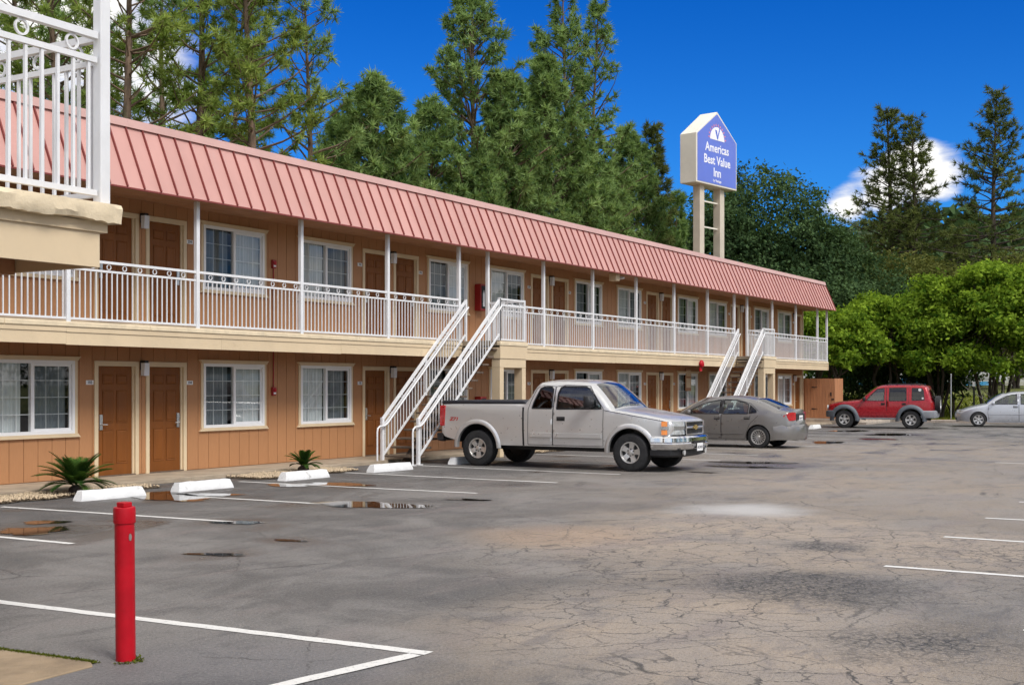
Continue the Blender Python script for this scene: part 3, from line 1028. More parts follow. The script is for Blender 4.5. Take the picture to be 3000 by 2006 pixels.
me_trim.prism([(-0.065, WH + 0.001), (WW + 0.065, WH + 0.001), (WW + 0.075, WH + 0.03), (WW + 0.13, WH + 0.075), (-0.13, WH + 0.075), (-0.075, WH + 0.03)], 'y', -0.05, 0.02)
me_trim.prism([(-0.065, -0.001), (WW + 0.065, -0.001), (WW + 0.08, -0.03), (WW + 0.12, -0.065), (-0.12, -0.065), (-0.08, -0.03)], 'y', -0.05, 0.02)
me_trim = me_trim.mesh('window_trim', m_creamtrim, bevel=0.003)
pw = WW / 2 - t - 0.035
me_pane = MB().add([(0, 0, 0), (pw, 0, 0), (pw, 0, WH - 2 * t), (0, 0, WH - 2 * t)], [(0, 1, 2, 3)]).mesh('pane', m_pane)
me_pane2 = MB().add([(0, 0, 0), (pw, 0, 0), (pw, 0, WH - 2 * t), (0, 0, WH - 2 * t)], [(0, 1, 2, 3)]).mesh('pane', m_screen)
g = MB()
for i in (1, 2):
    g.box(pw * i / 3 - 0.007, pw * i / 3 + 0.007, -0.004, 0.004, 0, WH - 2 * t)
for i in (1, 2, 3):
    g.box(0, pw, -0.005, 0.005, (WH - 2 * t) * i / 4 - 0.007, (WH - 2 * t) * i / 4 + 0.007)
me_grid = g.mesh('muntin_grid', m_vinyl)


def curtain(w, h, seed, amp=0.025):
    rnd = random.Random(seed)
    n = int(w / 0.012)
    ph = rnd.uniform(0, 6)
    fs_, vs = [], []
    q = 0
    for i in range(n + 1):
        q += rnd.uniform(0.5, 1.5) * 2 * math.pi * 0.012 / 0.085
        vs += [(w * i / n, amp * math.sin(q + ph) * 0.7, 0), (w * i / n, amp * math.sin(q + ph) * 1.0 + 0.004 * math.sin(3 * q), h)]
    fs_ = [(2 * i, 2 * i + 2, 2 * i + 3, 2 * i + 1) for i in range(n)]
    return MB().add(vs, fs_)


me_curt = [curtain(pw - (0.14 if i == 1 else 0.0), WH - 2 * t, i).mesh('curtain', m_curtain, smooth=80) for i in range(3)]
me_curt2 = [curtain(pw - 0.05, WH - 2 * t, 10 + i).mesh('curtain', m_sheer, smooth=80) for i in range(2)]
me_recess = MB().add([(0.02, 0.07, 0.02), (WW - 0.02, 0.07, 0.02), (WW - 0.02, 0.07, WH - 0.02), (0.02, 0.07, WH - 0.02), (0.02, 0.55, 0.02), (WW - 0.02, 0.55, 0.02), (WW - 0.02, 0.55, WH - 0.02), (0.02, 0.55, WH - 0.02)],
                     [(4, 5, 6, 7), (0, 1, 5, 4), (1, 2, 6, 5), (2, 3, 7, 6), (3, 0, 4, 7)]).mesh('room_recess', m_room)
rw = random.Random(9)
for zf in (ZW, ZF):
    for n, (x, clear_right) in enumerate(windows):
        w = link('window', me_wframe, bld, bp(x, 0.0, zf + WZ))
        link('window_trim', me_trim, w)
        link('room_recess', me_recess, w)
        for side in (0, 1):
            px = t if side == 0 else WW / 2 + 0.035
            clear = (side == 1) == clear_right
            link('pane', me_pane if clear else me_pane2, w, (px, 0.022 if side == 0 else 0.006, t))
            link('muntin_grid', me_grid, w, (px, 0.034 if side == 0 else 0.020, t))
            if clear:
                link('curtain', me_curt[rw.randrange(3)], w, (px, 0.095, t))
            else:
                link('curtain', me_curt2[rw.randrange(2)], w, (px + 0.03, 0.13, t))

# ---- balcony slab, edge boards, soffits
slab = MB()
slab.box(BX0, BX1 + 0.05, BY + 0.02, 0.0, 2.70, 2.87)
balc = slab.build('balcony', m_floor, bld, BO)
MB().box(BX0, BX1, BY + 0.05, 0.0, 2.56, 2.575).build('balcony_soffit', m_soffit, balc)
rnd = random.Random(2)


def edge_run(parent, x0, x1, y, ret=None, name='balcony'):
    """Concrete lip in lengths, a trim board and the deep fascia board below it."""
    x = x0
    while x < x1 - 0.05:
        xe = min(x1, x + 3.05)
        MB().box(x + 0.002, xe - 0.002, y - 0.02, y + 0.10, 2.745, 2.835).build('concrete_edge', m_conc_cream, parent, bevel=0.012)
        x = xe
    x = x0
    while x < x1 - 0.05:
        xe = min(x1, x + 3.66)
        dz = rnd.uniform(-0.004, 0.004)
        MB().box(x + 0.0015, xe - 0.0015, y, y + 0.03, 2.665 + dz, 2.744).build('trim_board', m_cream, parent)
        MB().box(x + 0.0015, xe - 0.0015, y + 0.015, y + 0.045, 2.455 + dz * 1.5, 2.664 + dz).build('fascia_board', m_cream, parent)
        x = xe


edge_run(balc, BX0, 26.42, BY)
edge_run(balc, 27.78, 45.42, BY)
edge_run(balc, 46.82, BX1 + 0.05, BY)
MB().box(BX1 + 0.02, BX1 + 0.07, BY - 0.02, 0.0, 2.455, 2.835).build('fascia_board', m_cream, balc)
# two landings pushed out to carry the stairs, each on a boxed post frame
LY = -2.30
for lx in (26.45, 45.45):
    l0, l1 = lx, lx + 1.32
    ld = MB().box(l0, l1, LY + 0.02, BY + 0.02, 2.70, 2.868).build('landing', m_floor, bld, BO)
    MB().box(l0 - 0.01, l1 + 0.02, LY - 0.02, LY + 0.10, 2.745, 2.84).build('concrete_edge', m_conc_cream, ld, bevel=0.012)
    MB().box(l1 - 0.08, l1 + 0.02, LY + 0.10, BY - 0.03, 2.745, 2.84).build('concrete_edge', m_conc_cream, ld, bevel=0.012)
    MB().box(l0, l1, LY, LY + 0.03, 2.43, 2.744).build('fascia_board', m_cream, ld)
    MB().box(l1 - 0.03, l1, LY + 0.031, BY - 0.01, 2.43, 2.744).build('fascia_board', m_cream, ld)
    MB().box(l0, l0 + 0.03, LY + 0.031, BY - 0.01, 2.43, 2.744).build('fascia_board', m_cream, ld)
    MB().box(l0 + 0.031, l1 - 0.031, LY + 0.031, BY + 0.02, 2.55, 2.57).build('landing_soffit', m_soffit, ld)
    MB().box(l0 + 0.02, l0 + 0.20, LY + 0.02, LY + 0.26, 0.0, 2.20).build('landing_post', m_cream, ld, bevel=0.008)
    MB().box(l1 - 0.22, l1 - 0.04, LY + 0.02, LY + 0.26, 0.0, 2.20).build('landing_post', m_cream, ld, bevel=0.008)
    MB().box(l0 + 0.02, l1 - 0.04, LY + 0.018, LY + 0.262, 2.201, 2.43).build('landing_beam', m_cream, ld, bevel=0.008)

# ---- mansard roof
RX0, RX1 = BX0 - 0.2, BX1 + 0.25
roofc = MB()
roofc.prism([(EY + 0.03, ZE + 0.02), (TY + 0.02, ZT), (TY + 0.02, ZC - 0.02), (BDEP, ZC - 0.10), (BDEP, ZEW), (0.0, ZEW + 0.004)], 'x', RX0 + 0.02, RX1 - 0.03)
roof = roofc.build('mansard_roof', m_cap, bld, BO)
sp = 0.388
n = int((RX1 - RX0) / sp)
sp = (RX1 - RX0) / n
dy, dz = TY - EY, ZT - ZE
ln = math.hypot(dy, dz)
ny, nz = -dz / ln, dy / ln
pm = MB().add([(0.004, EY, ZE), (sp - 0.004, EY, ZE), (sp - 0.004, TY, ZT), (0.004, TY, ZT), (0.004, EY - ny * 0.02, ZE - nz * 0.02), (sp - 0.004, EY - ny * 0.02, ZE - nz * 0.02), (sp - 0.004, TY - ny * 0.02, ZT - nz * 0.02), (0.004, TY - ny * 0.02, ZT - nz * 0.02)],
              [(0, 1, 2, 3), (7, 6, 5, 4), (0, 4, 5, 1), (1, 5, 6, 2), (2, 6, 7, 3), (3, 7, 4, 0)]).mesh('roof_panel', m_roof)
h = 0.034
sm = MB().add([(-0.014, EY, ZE), (0.014, EY, ZE), (0.014, TY, ZT), (-0.014, TY, ZT), (-0.012, EY + ny * h, ZE + nz * h), (0.012, EY + ny * h, ZE + nz * h), (0.012, TY + ny * h, ZT + nz * h), (-0.012, TY + ny * h, ZT + nz * h)],
              [(3, 2, 1, 0), (4, 5, 6, 7), (0, 1, 5, 4), (1, 2, 6, 5), (2, 3, 7, 6), (3, 0, 4, 7)]).mesh('roof_seam', m_seam)
for i in range(n):
    link('roof_panel', pm, roof, (RX0 + i * sp, 0, 0))
for i in range(n + 1):
    link('roof_seam', sm, roof, (RX0 + i * sp, 0, 0))
x = RX0
while x < RX1 - 0.05:
    xe = min(RX1, x + 3.0)
    MB().prism([(TY - 0.05, ZT - 0.005), (TY - 0.005, ZC), (TY + 0.5, ZC + 0.004), (TY + 0.5, ZT - 0.005)], 'x', x + 0.0015, xe - 0.0015).build('cap_flashing', m_cap, roof)
    x = xe
# end face of the mansard and soffit, drip edge
MB().prism([(EY, ZE), (TY, ZT), (TY, ZC), (2.5, ZC - 0.02), (2.5, ZE)], 'x', RX1 - 0.028, RX1 + 0.004).build('roof_end', m_cap, roof)
MB().prism([(EY + 0.025, ZE - 0.012), (EY + 0.025, ZE + 0.015), (0.0, ZEW + 0.003), (0.0, ZEW - 0.018)], 'x', RX0, RX1 - 0.031).build('eave_soffit', m_soffit, bld, BO)
MB().box(RX0, RX1 + 0.003, EY - 0.012, EY + 0.022, ZE - 0.03, ZE - 0.001).build('drip_edge', m_seam, bld, BO)
# upper posts of the balcony, square white tube
POSTS = (8.35, 11.35, 14.36, 17.35, 20.33, 23.35, 26.32, 27.68, 30.61, 33.6, 36.63, 39.64, 42.63, 45.3, 46.68, 49.59, 52.6, 55.64, 57.05)
me_post = MB().box(-0.042, 0.042, -0.042, 0.042, 2.80, 5.215).mesh('roof_post', m_white, bevel=0.006)
for x in POSTS:
    link('roof_post', me_post, bld, bp(x, BY + 0.035, 0))
# conduit runs beside the alarm boxes, and a drain pipe
for zf, top in ((ZW, 2.56), (ZF, 5.28)):
    if zf == ZW:
        MB().tube([(20.78, -0.018, zf + 1.62), (20.78, -0.018, top)], 0.012, 6).build('conduit', m_redbox, bld, BO)
    else:
        MB().tube([(20.78, -0.018, zf), (20.78, -0.018, zf + 1.5)], 0.012, 6).build('conduit', m_redbox, bld, BO)

# ---- small fittings fixed to the walls (things of their own)


def alarm(x, z, label):
    a = thing('fire_alarm_box', label, 'alarm box', (x, -0.002, z), group='red fire alarm boxes on the motel wall')
    MB().box(-0.06, 0.06, -0.055, 0, -0.09, 0.09).build('housing', m_redbox, a, bevel=0.008)
    MB().box(-0.04, 0.04, -0.075, -0.055, -0.005, 0.055).build('pull_handle', m_red, a, bevel=0.004)
    MB().box(-0.035, 0.035, -0.060, -0.055, -0.06, -0.025).build('label_strip', m_plate, a)
    return a


alarm(20.78, ZW + 1.56, 'small red alarm box with conduit beside a ground-floor window')
alarm(20.78, ZF + 1.50, 'small red alarm box beside an upper-floor window behind the railing')


def cabinet(x, z, label):
    a = thing('extinguisher_cabinet', label, 'extinguisher cabinet', (x, -0.002, z), group='red extinguisher cabinets on the motel wall')
    MB().box(-0.15, 0.15, -0.20, 0, -0.36, 0.36).build('housing', m_redbox, a, bevel=0.01)
    MB().box(-0.115, 0.115, -0.206, -0.201, -0.31, 0.31).build('door_pane', m_dark, a)
    c = MB().lathe([(0.045, -0.25), (0.05, -0.24), (0.05, 0.08), (0.03, 0.13), (0.014, 0.15), (0.014, 0.19)], 12, 'z', (0, -0.207, 0))
    for v in range(len(c.v)):
        c.v[v] = (c.v[v][0], -0.209 + (c.v[v][1] + 0.207) * 0.12, c.v[v][2])
    c.build('extinguisher', m_plate, a, smooth=40)
    return a


cabinet(29.03, ZF + 1.27, 'red fire extinguisher cabinet on the upper wall above the near stairs')
cabinet(29.03, ZW + 1.02, 'red fire extinguisher cabinet on the lower wall behind the near stairs')
a = thing('alarm_bell', 'bright red alarm bell on the fascia near the far stairs', 'alarm bell', (41.9, BY - 0.02, 2.52))
MB().lathe([(0.01, -0.10), (0.09, -0.095), (0.13, -0.06), (0.14, -0.02), (0.14, 0.0)], 20, 'y').build('gong', m_red, a, smooth=40)
MB().box(-0.09, 0.09, -0.02, 0.03, -0.26, -0.10).build('housing', m_red, a, bevel=0.01)
a = thing('flood_light', 'cream flood light box with small camera under the eave', 'flood light', (35.0, EY + 0.42, ZE + 0.03))
MB().box(-0.13, 0.13, -0.25, 0.0, -0.26, -0.02).build('housing', m_cream, a, bevel=0.012)
MB().lathe([(0.03, -0.30), (0.05, -0.24), (0.05, -0.12), (0.02, -0.05)], 14, 'y', (0.32, 0, -0.14)).build('camera_head', m_white, a, smooth=40)
MB().tube([(0.32, -0.1, -0.10), (0.32, -0.1, 0.0)], 0.012, 6).build('bracket', m_white, a)
a = thing('notice_board', 'narrow brown hanging notice board under the balcony by the far stairs', 'notice board', (43.6, -0.003, ZW + 1.9))
MB().box(-0.26, 0.26, -0.03, 0, -0.42, 0.42).build('board', m_soffit, a, bevel=0.01)
MB().box(-0.2, 0.2, -0.036, -0.031, 0.12, 0.34).build('notice', m_creamtrim, a)
MB().box(-0.2, 0.2, -0.036, -0.031, -0.3, 0.05).build('notice', m_cream, a)

# ------------------------------------------------------------------ railings and stairs
ZTR, ZMR, ZBR = 3.890, 3.735, 2.895
BSP = 0.116
me_bal = MB().box(-0.0095, 0.0095, -0.0095, 0.0095, ZBR, ZMR).mesh('baluster', m_white)
rg = MB()
for i in range(18):
    a0, a1 = 2 * math.pi * i / 18, 2 * math.pi * (i + 1) / 18
    q = []
    for a in (a0, a1):
        for r in (0.038, 0.050):
            for y in (-0.008, 0.008):
                q.append((r * math.cos(a), y, r * math.sin(a)))
    rg.add(q, [(0, 4, 5, 1), (2, 3, 7, 6), (0, 2, 6, 4), (1, 5, 7, 3)])
me_ring = rg.mesh('ring', m_white, weld=True)


def rail_run(root, o, p0, p1, z0=0.0, post_ends=(False, False), mesh_scale=1.0, rot=None):
    """Straight level railing from p0 to p1 (world xy)."""
    a, b = Vector((*p0, 0)), Vector((*p1, 0))
    L = (b - a).length
    d = (b - a).normalized()
    ang = math.atan2(d.y, d.x)
    for z, hh, ww, nm in ((ZTR, 0.022, 0.024, 'top_rail'), (ZMR, 0.018, 0.016, 'middle_rail'), (ZBR, 0.018, 0.016, 'bottom_rail')):
        MB().box(0, L, -ww, ww, -hh, hh).build(nm, m_white, root, (a.x - o[0], a.y - o[1], z + z0 - o[2])).rotation_euler = (0, 0, ang)
    n = max(1, int(L / BSP))
    for i in range(n):
        p = a + d * (L * (i + 0.5) / n)
        link('baluster', me_bal, root, (p.x - o[0], p.y - o[1], z0 - o[2]), (0, 0, ang))
    n = max(1, int(L / 0.345))
    for i in range(n):
        p = a + d * (L * (i + 0.5) / n)
        link('ring', me_ring, root, (p.x - o[0], p.y - o[1], z0 + (ZTR + ZMR) / 2 - o[2]), (0, 0, ang))
    for e, pt in zip(post_ends, (a, b)):
        if e:
            MB().box(-0.03, 0.03, -0.03, 0.03, 2.82, ZTR + 0.03).build('end_post', m_white, root, (pt.x - o[0], pt.y - o[1], z0 - o[2])).rotation_euler = (0, 0, ang)


RYB = BY + 0.035
for label, segs in (('white metal balcony railing in front of the rooms left of the near stairs', [((BX0, RYB), (26.3, RYB))]),
                    ('white metal balcony railing between the near stairs and the far stairs', [((26.5, LY + 0.06), (27.70, LY + 0.06)), ((27.72, LY + 0.06), (27.72, RYB)), ((27.75, RYB), (45.3, RYB))]),
                    ('white metal balcony railing at the far end past the far stairs', [((45.5, LY + 0.06), (46.70, LY + 0.06)), ((46.72, LY + 0.06), (46.72, RYB)), ((46.75, RYB), (57.05, RYB)), ((57.06, RYB), (57.06, -0.03))])):
    o = (segs[0][0][0], segs[0][0][1], 2.84)
    root = thing('balcony_railing', label, 'railing', o, group='white balcony railings of the motel')
    for i, (p0, p1) in enumerate(segs):
        rail_run(root, o, p0, p1, 0, (i == 0 and len(segs) > 1, i < 2 and len(segs) > 1))


def staircase(x_top, label):
    x_foot = x_top - 3.45
    yl, yr = BY - 0.05, LY + 0.06
    o = (x_foot, (yl + yr) / 2, 0.0)
    t = thing('staircase', label, 'staircase', o, group='outdoor steel staircases of the motel')
    no = neg(o)
    n = 15
    zt = 2.86
    run, rise = (x_top - x_foot) / (n - 1), zt / n
    for i in range(n - 1):
        xx = x_foot + i * run + 0.02
        zz = rise * (i + 1)
        MB().box(xx, xx + 0.29, yr + 0.03, yl - 0.03, zz - 0.045, zz).build('tread', m_rust, t, no, bevel=0.006)
    sl = zt / (x_top - x_foot)
    # central carrier beam and its foot
    MB().prism([(x_foot + 0.05, -0.0), (x_foot + 0.30, 0.0), (x_top + 0.1, zt - 0.28), (x_top + 0.1, zt - 0.06), (x_top - 0.1, zt - 0.1)], 'y', (yl + yr) / 2 - 0.06, (yl + yr) / 2 + 0.06).build('carrier_beam', m_rust, t, no)
    for y in (yl, yr):
        rl = 'side_rail'

        def bar(z_off, w, hgt, nm, xa=x_foot, xb=x_top):
            za, zb = (xa - x_foot) * sl + z_off, (xb - x_foot) * sl + z_off
            MB().prism([(xa, za - hgt), (xb, zb - hgt), (xb, zb + hgt), (xa, za + hgt)], 'y', y - w, y + w).build(nm, m_white, t, no)
        bar(1.00, 0.028, 0.036, 'top_rail')
        bar(0.83, 0.016, 0.022, 'middle_rail')
        bar(0.17, 0.016, 0.028, 'bottom_rail')
        MB().box(x_foot - 0.045, x_foot + 0.03, y - 0.036, y + 0.036, 0.0, 1.04).build('newel_post', m_white, t, no, bevel=0.006)
        MB().box(x_foot - 0.10, x_foot + 0.085, y - 0.07, y + 0.07, 0.0, 0.015).build('base_plate', m_white, t, no)
        MB().box(x_top - 0.02, x_top + 0.04, y - 0.03, y + 0.03, zt - 0.10, zt + 1.05).build('top_post', m_white, t, no, bevel=0.006)
        xm = (x_foot + x_top) / 2
        MB().box(xm - 0.02, xm + 0.02, y - 0.02, y + 0.02, (xm - x_foot) * sl + 0.10, (xm - x_foot) * sl + 1.0).build('middle_post', m_white, t, no)
        k = int((x_top - x_foot - 0.1) / 0.118)
        for i in range(k):
            xx = x_foot + 0.1 + i * 0.118
            z0 = (xx - x_foot) * sl
            link('baluster', me_sbal, t, (xx - o[0], y - o[1], z0))
        for i in range(7):
            xx = x_foot + 0.28 + i * 0.46
            link('ring', me_ring, t, (xx - o[0], y - o[1], (xx - x_foot) * sl + 0.915))
        # round grab rail on the inside with a bent return to the ground
        yi = y + (-0.09 if y == yl else -0.07)
        pts = [(x_foot - 0.32, yi, 0.0), (x_foot - 0.32, yi, 0.72), (x_foot - 0.30, yi, 0.80), (x_foot - 0.22, yi, 0.85), (x_foot - 0.05, yi, 0.855), (x_foot + 0.03, yi, 0.89)]
        pts += [(x_foot + 0.1 + q * (x_top - x_foot - 0.1) / 5, yi, 0.90 + (0.1 + q * (x_top - x_foot - 0.1) / 5) * sl - 0.05) for q in range(6)]
        MB().tube(pts, 0.021, 8).build('grab_rail', m_white, t, no, smooth=60)
        MB().box(x_foot - 0.38, x_foot - 0.26, yi - 0.06, yi + 0.06, 0, 0.012).build('base_plate', m_white, t, no)


me_sbal = MB().box(-0.009, 0.009, -0.009, 0.009, 0.17, 0.83).mesh('baluster', m_white)
staircase(26.50, 'white railed open-tread staircase in front of the pickup truck')
staircase(45.50, 'white railed open-tread staircase behind the grey sedan')

# ------------------------------------------------------------------ near balcony at the left edge, gate, sign, bollard, stops
wo = (4.0, -10.5, 0.0)
wing = thing('near_balcony', 'close cream balcony corner with white ring railing and chipped concrete edge', 'balcony', wo)
wno = neg(wo)
WX, WY = 5.62, -12.10


def ragged_edge():
    rnd = random.Random(21)
    vs, fs = [], []
    n = 150
    x0 = 0.6
    rows = 7
    for i in range(n + 1):
        xx = x0 + (WX + 0.02 - x0) * i / n
        j = lambda s: rnd.uniform(-s, s) * 0.5
        prof = [(0.12, 2.915), (0.0 + j(0.006), 2.916 + j(0.004)), (-0.040 + j(0.008), 2.913 + j(0.004)), (-0.050 + j(0.010) + 0.005 * math.sin(xx * 5), 2.885 + j(0.008)), (-0.048 + j(0.014) + 0.005 * math.sin(xx * 7 + 1), 2.835 + j(0.012)), (-0.038 + j(0.018), 2.800 + j(0.010) + 0.005 * math.sin(xx * 11)), (0.12, 2.80)]
        vs += [(xx + (j(0.008) if i < n else 0), WY + p[0], p[1]) for p in prof]
    for i in range(n):
        for k in range(rows):
            fs.append((i * rows + k, (i + 1) * rows + k, (i + 1) * rows + (k + 1) % rows, i * rows + (k + 1) % rows))
    fs.append(tuple(range(rows)))
    fs.append(tuple(range(n * rows + rows - 1, n * rows - 1, -1)))
    return MB().add(vs, fs)


MB().box(0.6, WX - 0.10, WY + 0.06, -8.6, 2.74, 2.90).build('floor_slab', m_floor, wing, wno)
ragged_edge().build('concrete_edge', m_conc_cream, wing, wno, smooth=28)
MB().box(WX - 0.08, WX + 0.018, WY + 0.121, -8.6, 2.80, 2.91).build('concrete_edge', m_conc_cream, wing, wno, bevel=0.01)
MB().box(0.6, WX - 0.04, WY + 0.02, WY + 0.05, 2.735, 2.80).build('trim_board', m_cream, wing, wno)
MB().box(0.6, WX - 0.09, WY + 0.035, WY + 0.07, 2.515, 2.7345).build('fascia_board', m_cream, wing, wno)
MB().box(WX - 0.07, WX - 0.04, WY + 0.05, -8.6, 2.735, 2.80).build('trim_board', m_cream, wing, wno)
MB().box(WX - 0.125, WX - 0.09, WY + 0.07, -8.6, 2.515, 2.7345).build('fascia_board', m_cream, wing, wno)
MB().box(0.6, WX - 0.13, WY + 0.075, -8.6, 2.60, 2.62).build('soffit', m_soffit, wing, wno)
for yy in (-11.3, -10.2, -9.1):
    MB().box(0.6, WX - 0.13, yy, yy + 0.09, 2.50, 2.599).build('joist', m_soffit, wing, wno)
MB().box(0.6, 2.6, -11.0, -8.6, 0.0, 2.60).build('support_wall', m_wall, wing, wno)
wz = 0.09
rail_run(wing, wo, (0.7, WY + 0.06), (WX - 0.10, WY + 0.06), wz)
rail_run(wing, wo, (WX - 0.05, WY + 0.10), (WX - 0.05, -8.6), wz)
MB().box(WX - 0.09, WX - 0.012, WY + 0.022, WY + 0.10, 2.91, 5.6).build('corner_post', m_white, wing, wno, bevel=0.006)
MB().box(0.7, WX, WY + 0.0, WY + 0.12, 5.45, 5.62).build('roof_beam', m_cream, wing, wno)

# gate enclosure at the far end
go = (57.5, -0.7, 0.22)
gate = thing('gate_enclosure', 'brown board gate enclosure with black hinges at the building end', 'gate', go)
gno = neg(go)
rnd = random.Random(31)
for i in range(10):
    y0 = -1.42 + i * 0.142
    MB().box(57.45, 57.48, y0 + 0.003, y0 + 0.139, 0.25, 2.08 + rnd.uniform(-0.006, 0.006)).build('board', m_fence, gate, gno)
for i in range(9):
    x0 = 57.485 + i * 0.142
    MB().box(x0 + 0.003, x0 + 0.139, -1.42, -1.39, 0.25, 2.08 + rnd.uniform(-0.006, 0.006)).build('board', m_fence, gate, gno)
MB().box(57.481, 57.53, -1.38, 0.0, 1.75, 1.84).build('cross_rail', m_fence, gate, gno)
MB().box(57.481, 57.53, -1.38, 0.0, 0.55, 0.64).build('cross_rail', m_fence, gate, gno)
MB().box(57.49, 57.6, -1.36, -1.26, 0.22, 2.04).build('gate_post', m_fence, gate, gno)
MB().box(57.49, 57.6, -0.02, 0.08, 0.22, 2.04).build('gate_post', m_fence, gate, gno)
for z in (1.68, 0.68):
    MB().prism([(-0.34, z - 0.03), (-0.34, z + 0.03), (-0.62, z + 0.006), (-0.62, z - 0.006)], 'x', 57.438, 57.45).build('hinge', m_black, gate, gno)
MB().box(57.43, 57.45, -1.27, -1.21, 1.28, 1.44).build('latch', m_black, gate, gno)
MB().box(57.435, 57.45, -1.40, -1.27, 1.10, 1.15).build('latch', m_black, gate, gno)

# tall roadside sign on twin poles
sg = thing('motel_sign', 'tall blue motel sign with gabled top on two cream poles', 'sign', (60.2, 5.85, -0.3), R(-9))
SW, SD = 3.95, 0.95
zb, ze, zp = 12.10, 14.55, 15.85
pent = [(-SW / 2, zb), (SW / 2, zb), (SW / 2, ze), (0.06, zp), (-0.06, zp), (-SW / 2, ze)]
box = MB().prism(pent, 'y', -SD / 2, SD / 2).build('sign_box', m_signbox, sg, bevel=0.02)
e = 0.09
face = [(-SW / 2 + e, zb + e), (SW / 2 - e, zb + e), (SW / 2 - e, ze - 0.03), (0.05, zp - 0.13), (-0.05, zp - 0.13), (-SW / 2 + e, ze - 0.03)]
fc = MB().prism(face, 'y', -SD / 2 - 0.012, -SD / 2 + 0.01).build('sign_face', m_signface, sg)
MB().prism(face, 'y', SD / 2 - 0.01, SD / 2 + 0.012).build('sign_face', m_signface, sg)
yf = -SD / 2 - 0.014


def sign_text(body, size, z, sx, bold):
    me = text_mesh(body, size, m_signwhite, 0.004, scale_x=sx, bold=bold)
    link('lettering', me, fc, (0.0, yf - 0.002, z), (R(90), 0, 0))


sign_text('Americas', 0.62, 13.98, 0.98, 0.010)
sign_text('Best Value', 0.62, 13.36, 0.98, 0.010)
sign_text('Inn', 0.62, 12.76, 0.98, 0.010)
sign_text('by Vantage', 0.19, 12.36, 0.95, 0.002)
# half-sun emblem with a check mark and red rays
zc, rr = 14.42, 0.70
half = [(rr * math.cos(R(a)), zc + 0.95 * rr * math.sin(R(a))) for a in range(0, 181, 9)]
MB().prism(half, 'y', yf - 0.006, yf).build('emblem_sun', m_signwhite, fc)
MB().prism([(-0.22, zc + 0.50), (-0.05, zc + 0.50), (0.03, zc + 0.22), (0.20, zc + 0.66), (0.27, zc + 0.62), (0.06, zc + 0.05), (-0.02, zc + 0.05)], 'y', yf - 0.012, yf - 0.007).build('emblem_check', m_signface, fc)
for a in range(8, 180, 15):
    c0, s0 = math.cos(R(a)), math.sin(R(a))
    px, pz = -s0, c0
    q = [((rr + 0.04) * c0 + 0.05 * px, zc + 0.95 * (rr + 0.04) * s0 + 0.05 * pz), ((rr + 0.04) * c0 - 0.05 * px, zc + 0.95 * (rr + 0.04) * s0 - 0.05 * pz), ((rr + 0.17) * c0 - 0.03 * px, zc + 0.95 * (rr + 0.17) * s0 - 0.03 * pz), ((rr + 0.17) * c0 + 0.03 * px, zc + 0.95 * (rr + 0.17) * s0 + 0.03 * pz)]
    MB().prism(q, 'y', yf - 0.004, yf).build('emblem_ray', m_signpink, fc)
for xx in (-0.98, 0.98):
    MB().box(xx - 0.21, xx + 0.21, -0.21, 0.21, 8.05, zb + 0.02).build('pole', m_pole, sg, bevel=0.02)
    MB().box(xx - 0.26, xx + 0.26, -0.26, 0.26, -0.06, 8.05).build('pole_base', m_pole, sg, bevel=0.02)
for z in (11.35, 10.05):
    MB().box(-0.77, 0.77, -0.04, 0.04, z - 0.035, z + 0.035).build('cross_brace', m_signbox, sg)

# red bollard
bo = thing('bollard', 'red steel bollard with a capped top leaning slightly in the foreground', 'bollard', (5.72, -12.09, 0.0))
bo.rotation_euler = (R(0.6), R(-1.2), 0)
MB().lathe([(0.0625, -0.03), (0.0625, 0.885)], 32).build('pipe', m_red, bo, smooth=40)
cp = MB().lathe([(0.063, 0.885), (0.069, 0.887), (0.070, 0.893), (0.070, 0.972), (0.067, 0.987), (0.061, 0.99)], 32).build('cap', m_red, bo, smooth=35)
MB().box(-0.035, 0.035, -0.035, 0.035, 0.99, 1.02).build('plug', m_red, cp, bevel=0.004)
tagm = MB().lathe([(0.001, -0.0), (0.018, 0.0), (0.018, 0.006), (0.001, 0.006)], 14, 'y')
o = tagm.build('rivet_plate', m_metal, bo, (-0.012, -0.066, 0.80), smooth=40)
o.scale = (0.55, 1, 1.3)
o.rotation_euler = (0, 0, R(-12))

# wheel stops
sp_ = []


def stop_mesh(seed):
    rnd = random.Random(seed)
    L, n = 1.24, 12
    prof = [(-0.10, 0), (-0.10, 0.05), (-0.06, 0.155), (0.06, 0.155), (0.10, 0.05), (0.10, 0)]
    vs, fs = [], []
    m = len(prof)
    for i in range(n + 1):
        x = -L / 2 + L * i / n
        sh = 0.09 if i in (0, n) else 0
        for (y, z) in prof:
            vs.append((x * (1 - (sh * z / 0.155)), y + rnd.uniform(-0.004, 0.004), z + (rnd.uniform(-0.006, 0.003) if z > 0.03 else 0)))
    for i in range(n):
        for k in range(m):
            fs.append((i * m + k, i * m + (k + 1) % m, (i + 1) * m + (k + 1) % m, (i + 1) * m + k))
    fs += [tuple(range(m - 1, -1, -1)), tuple(range(n * m, (n + 1) * m))]
    return MB().add(vs, fs)


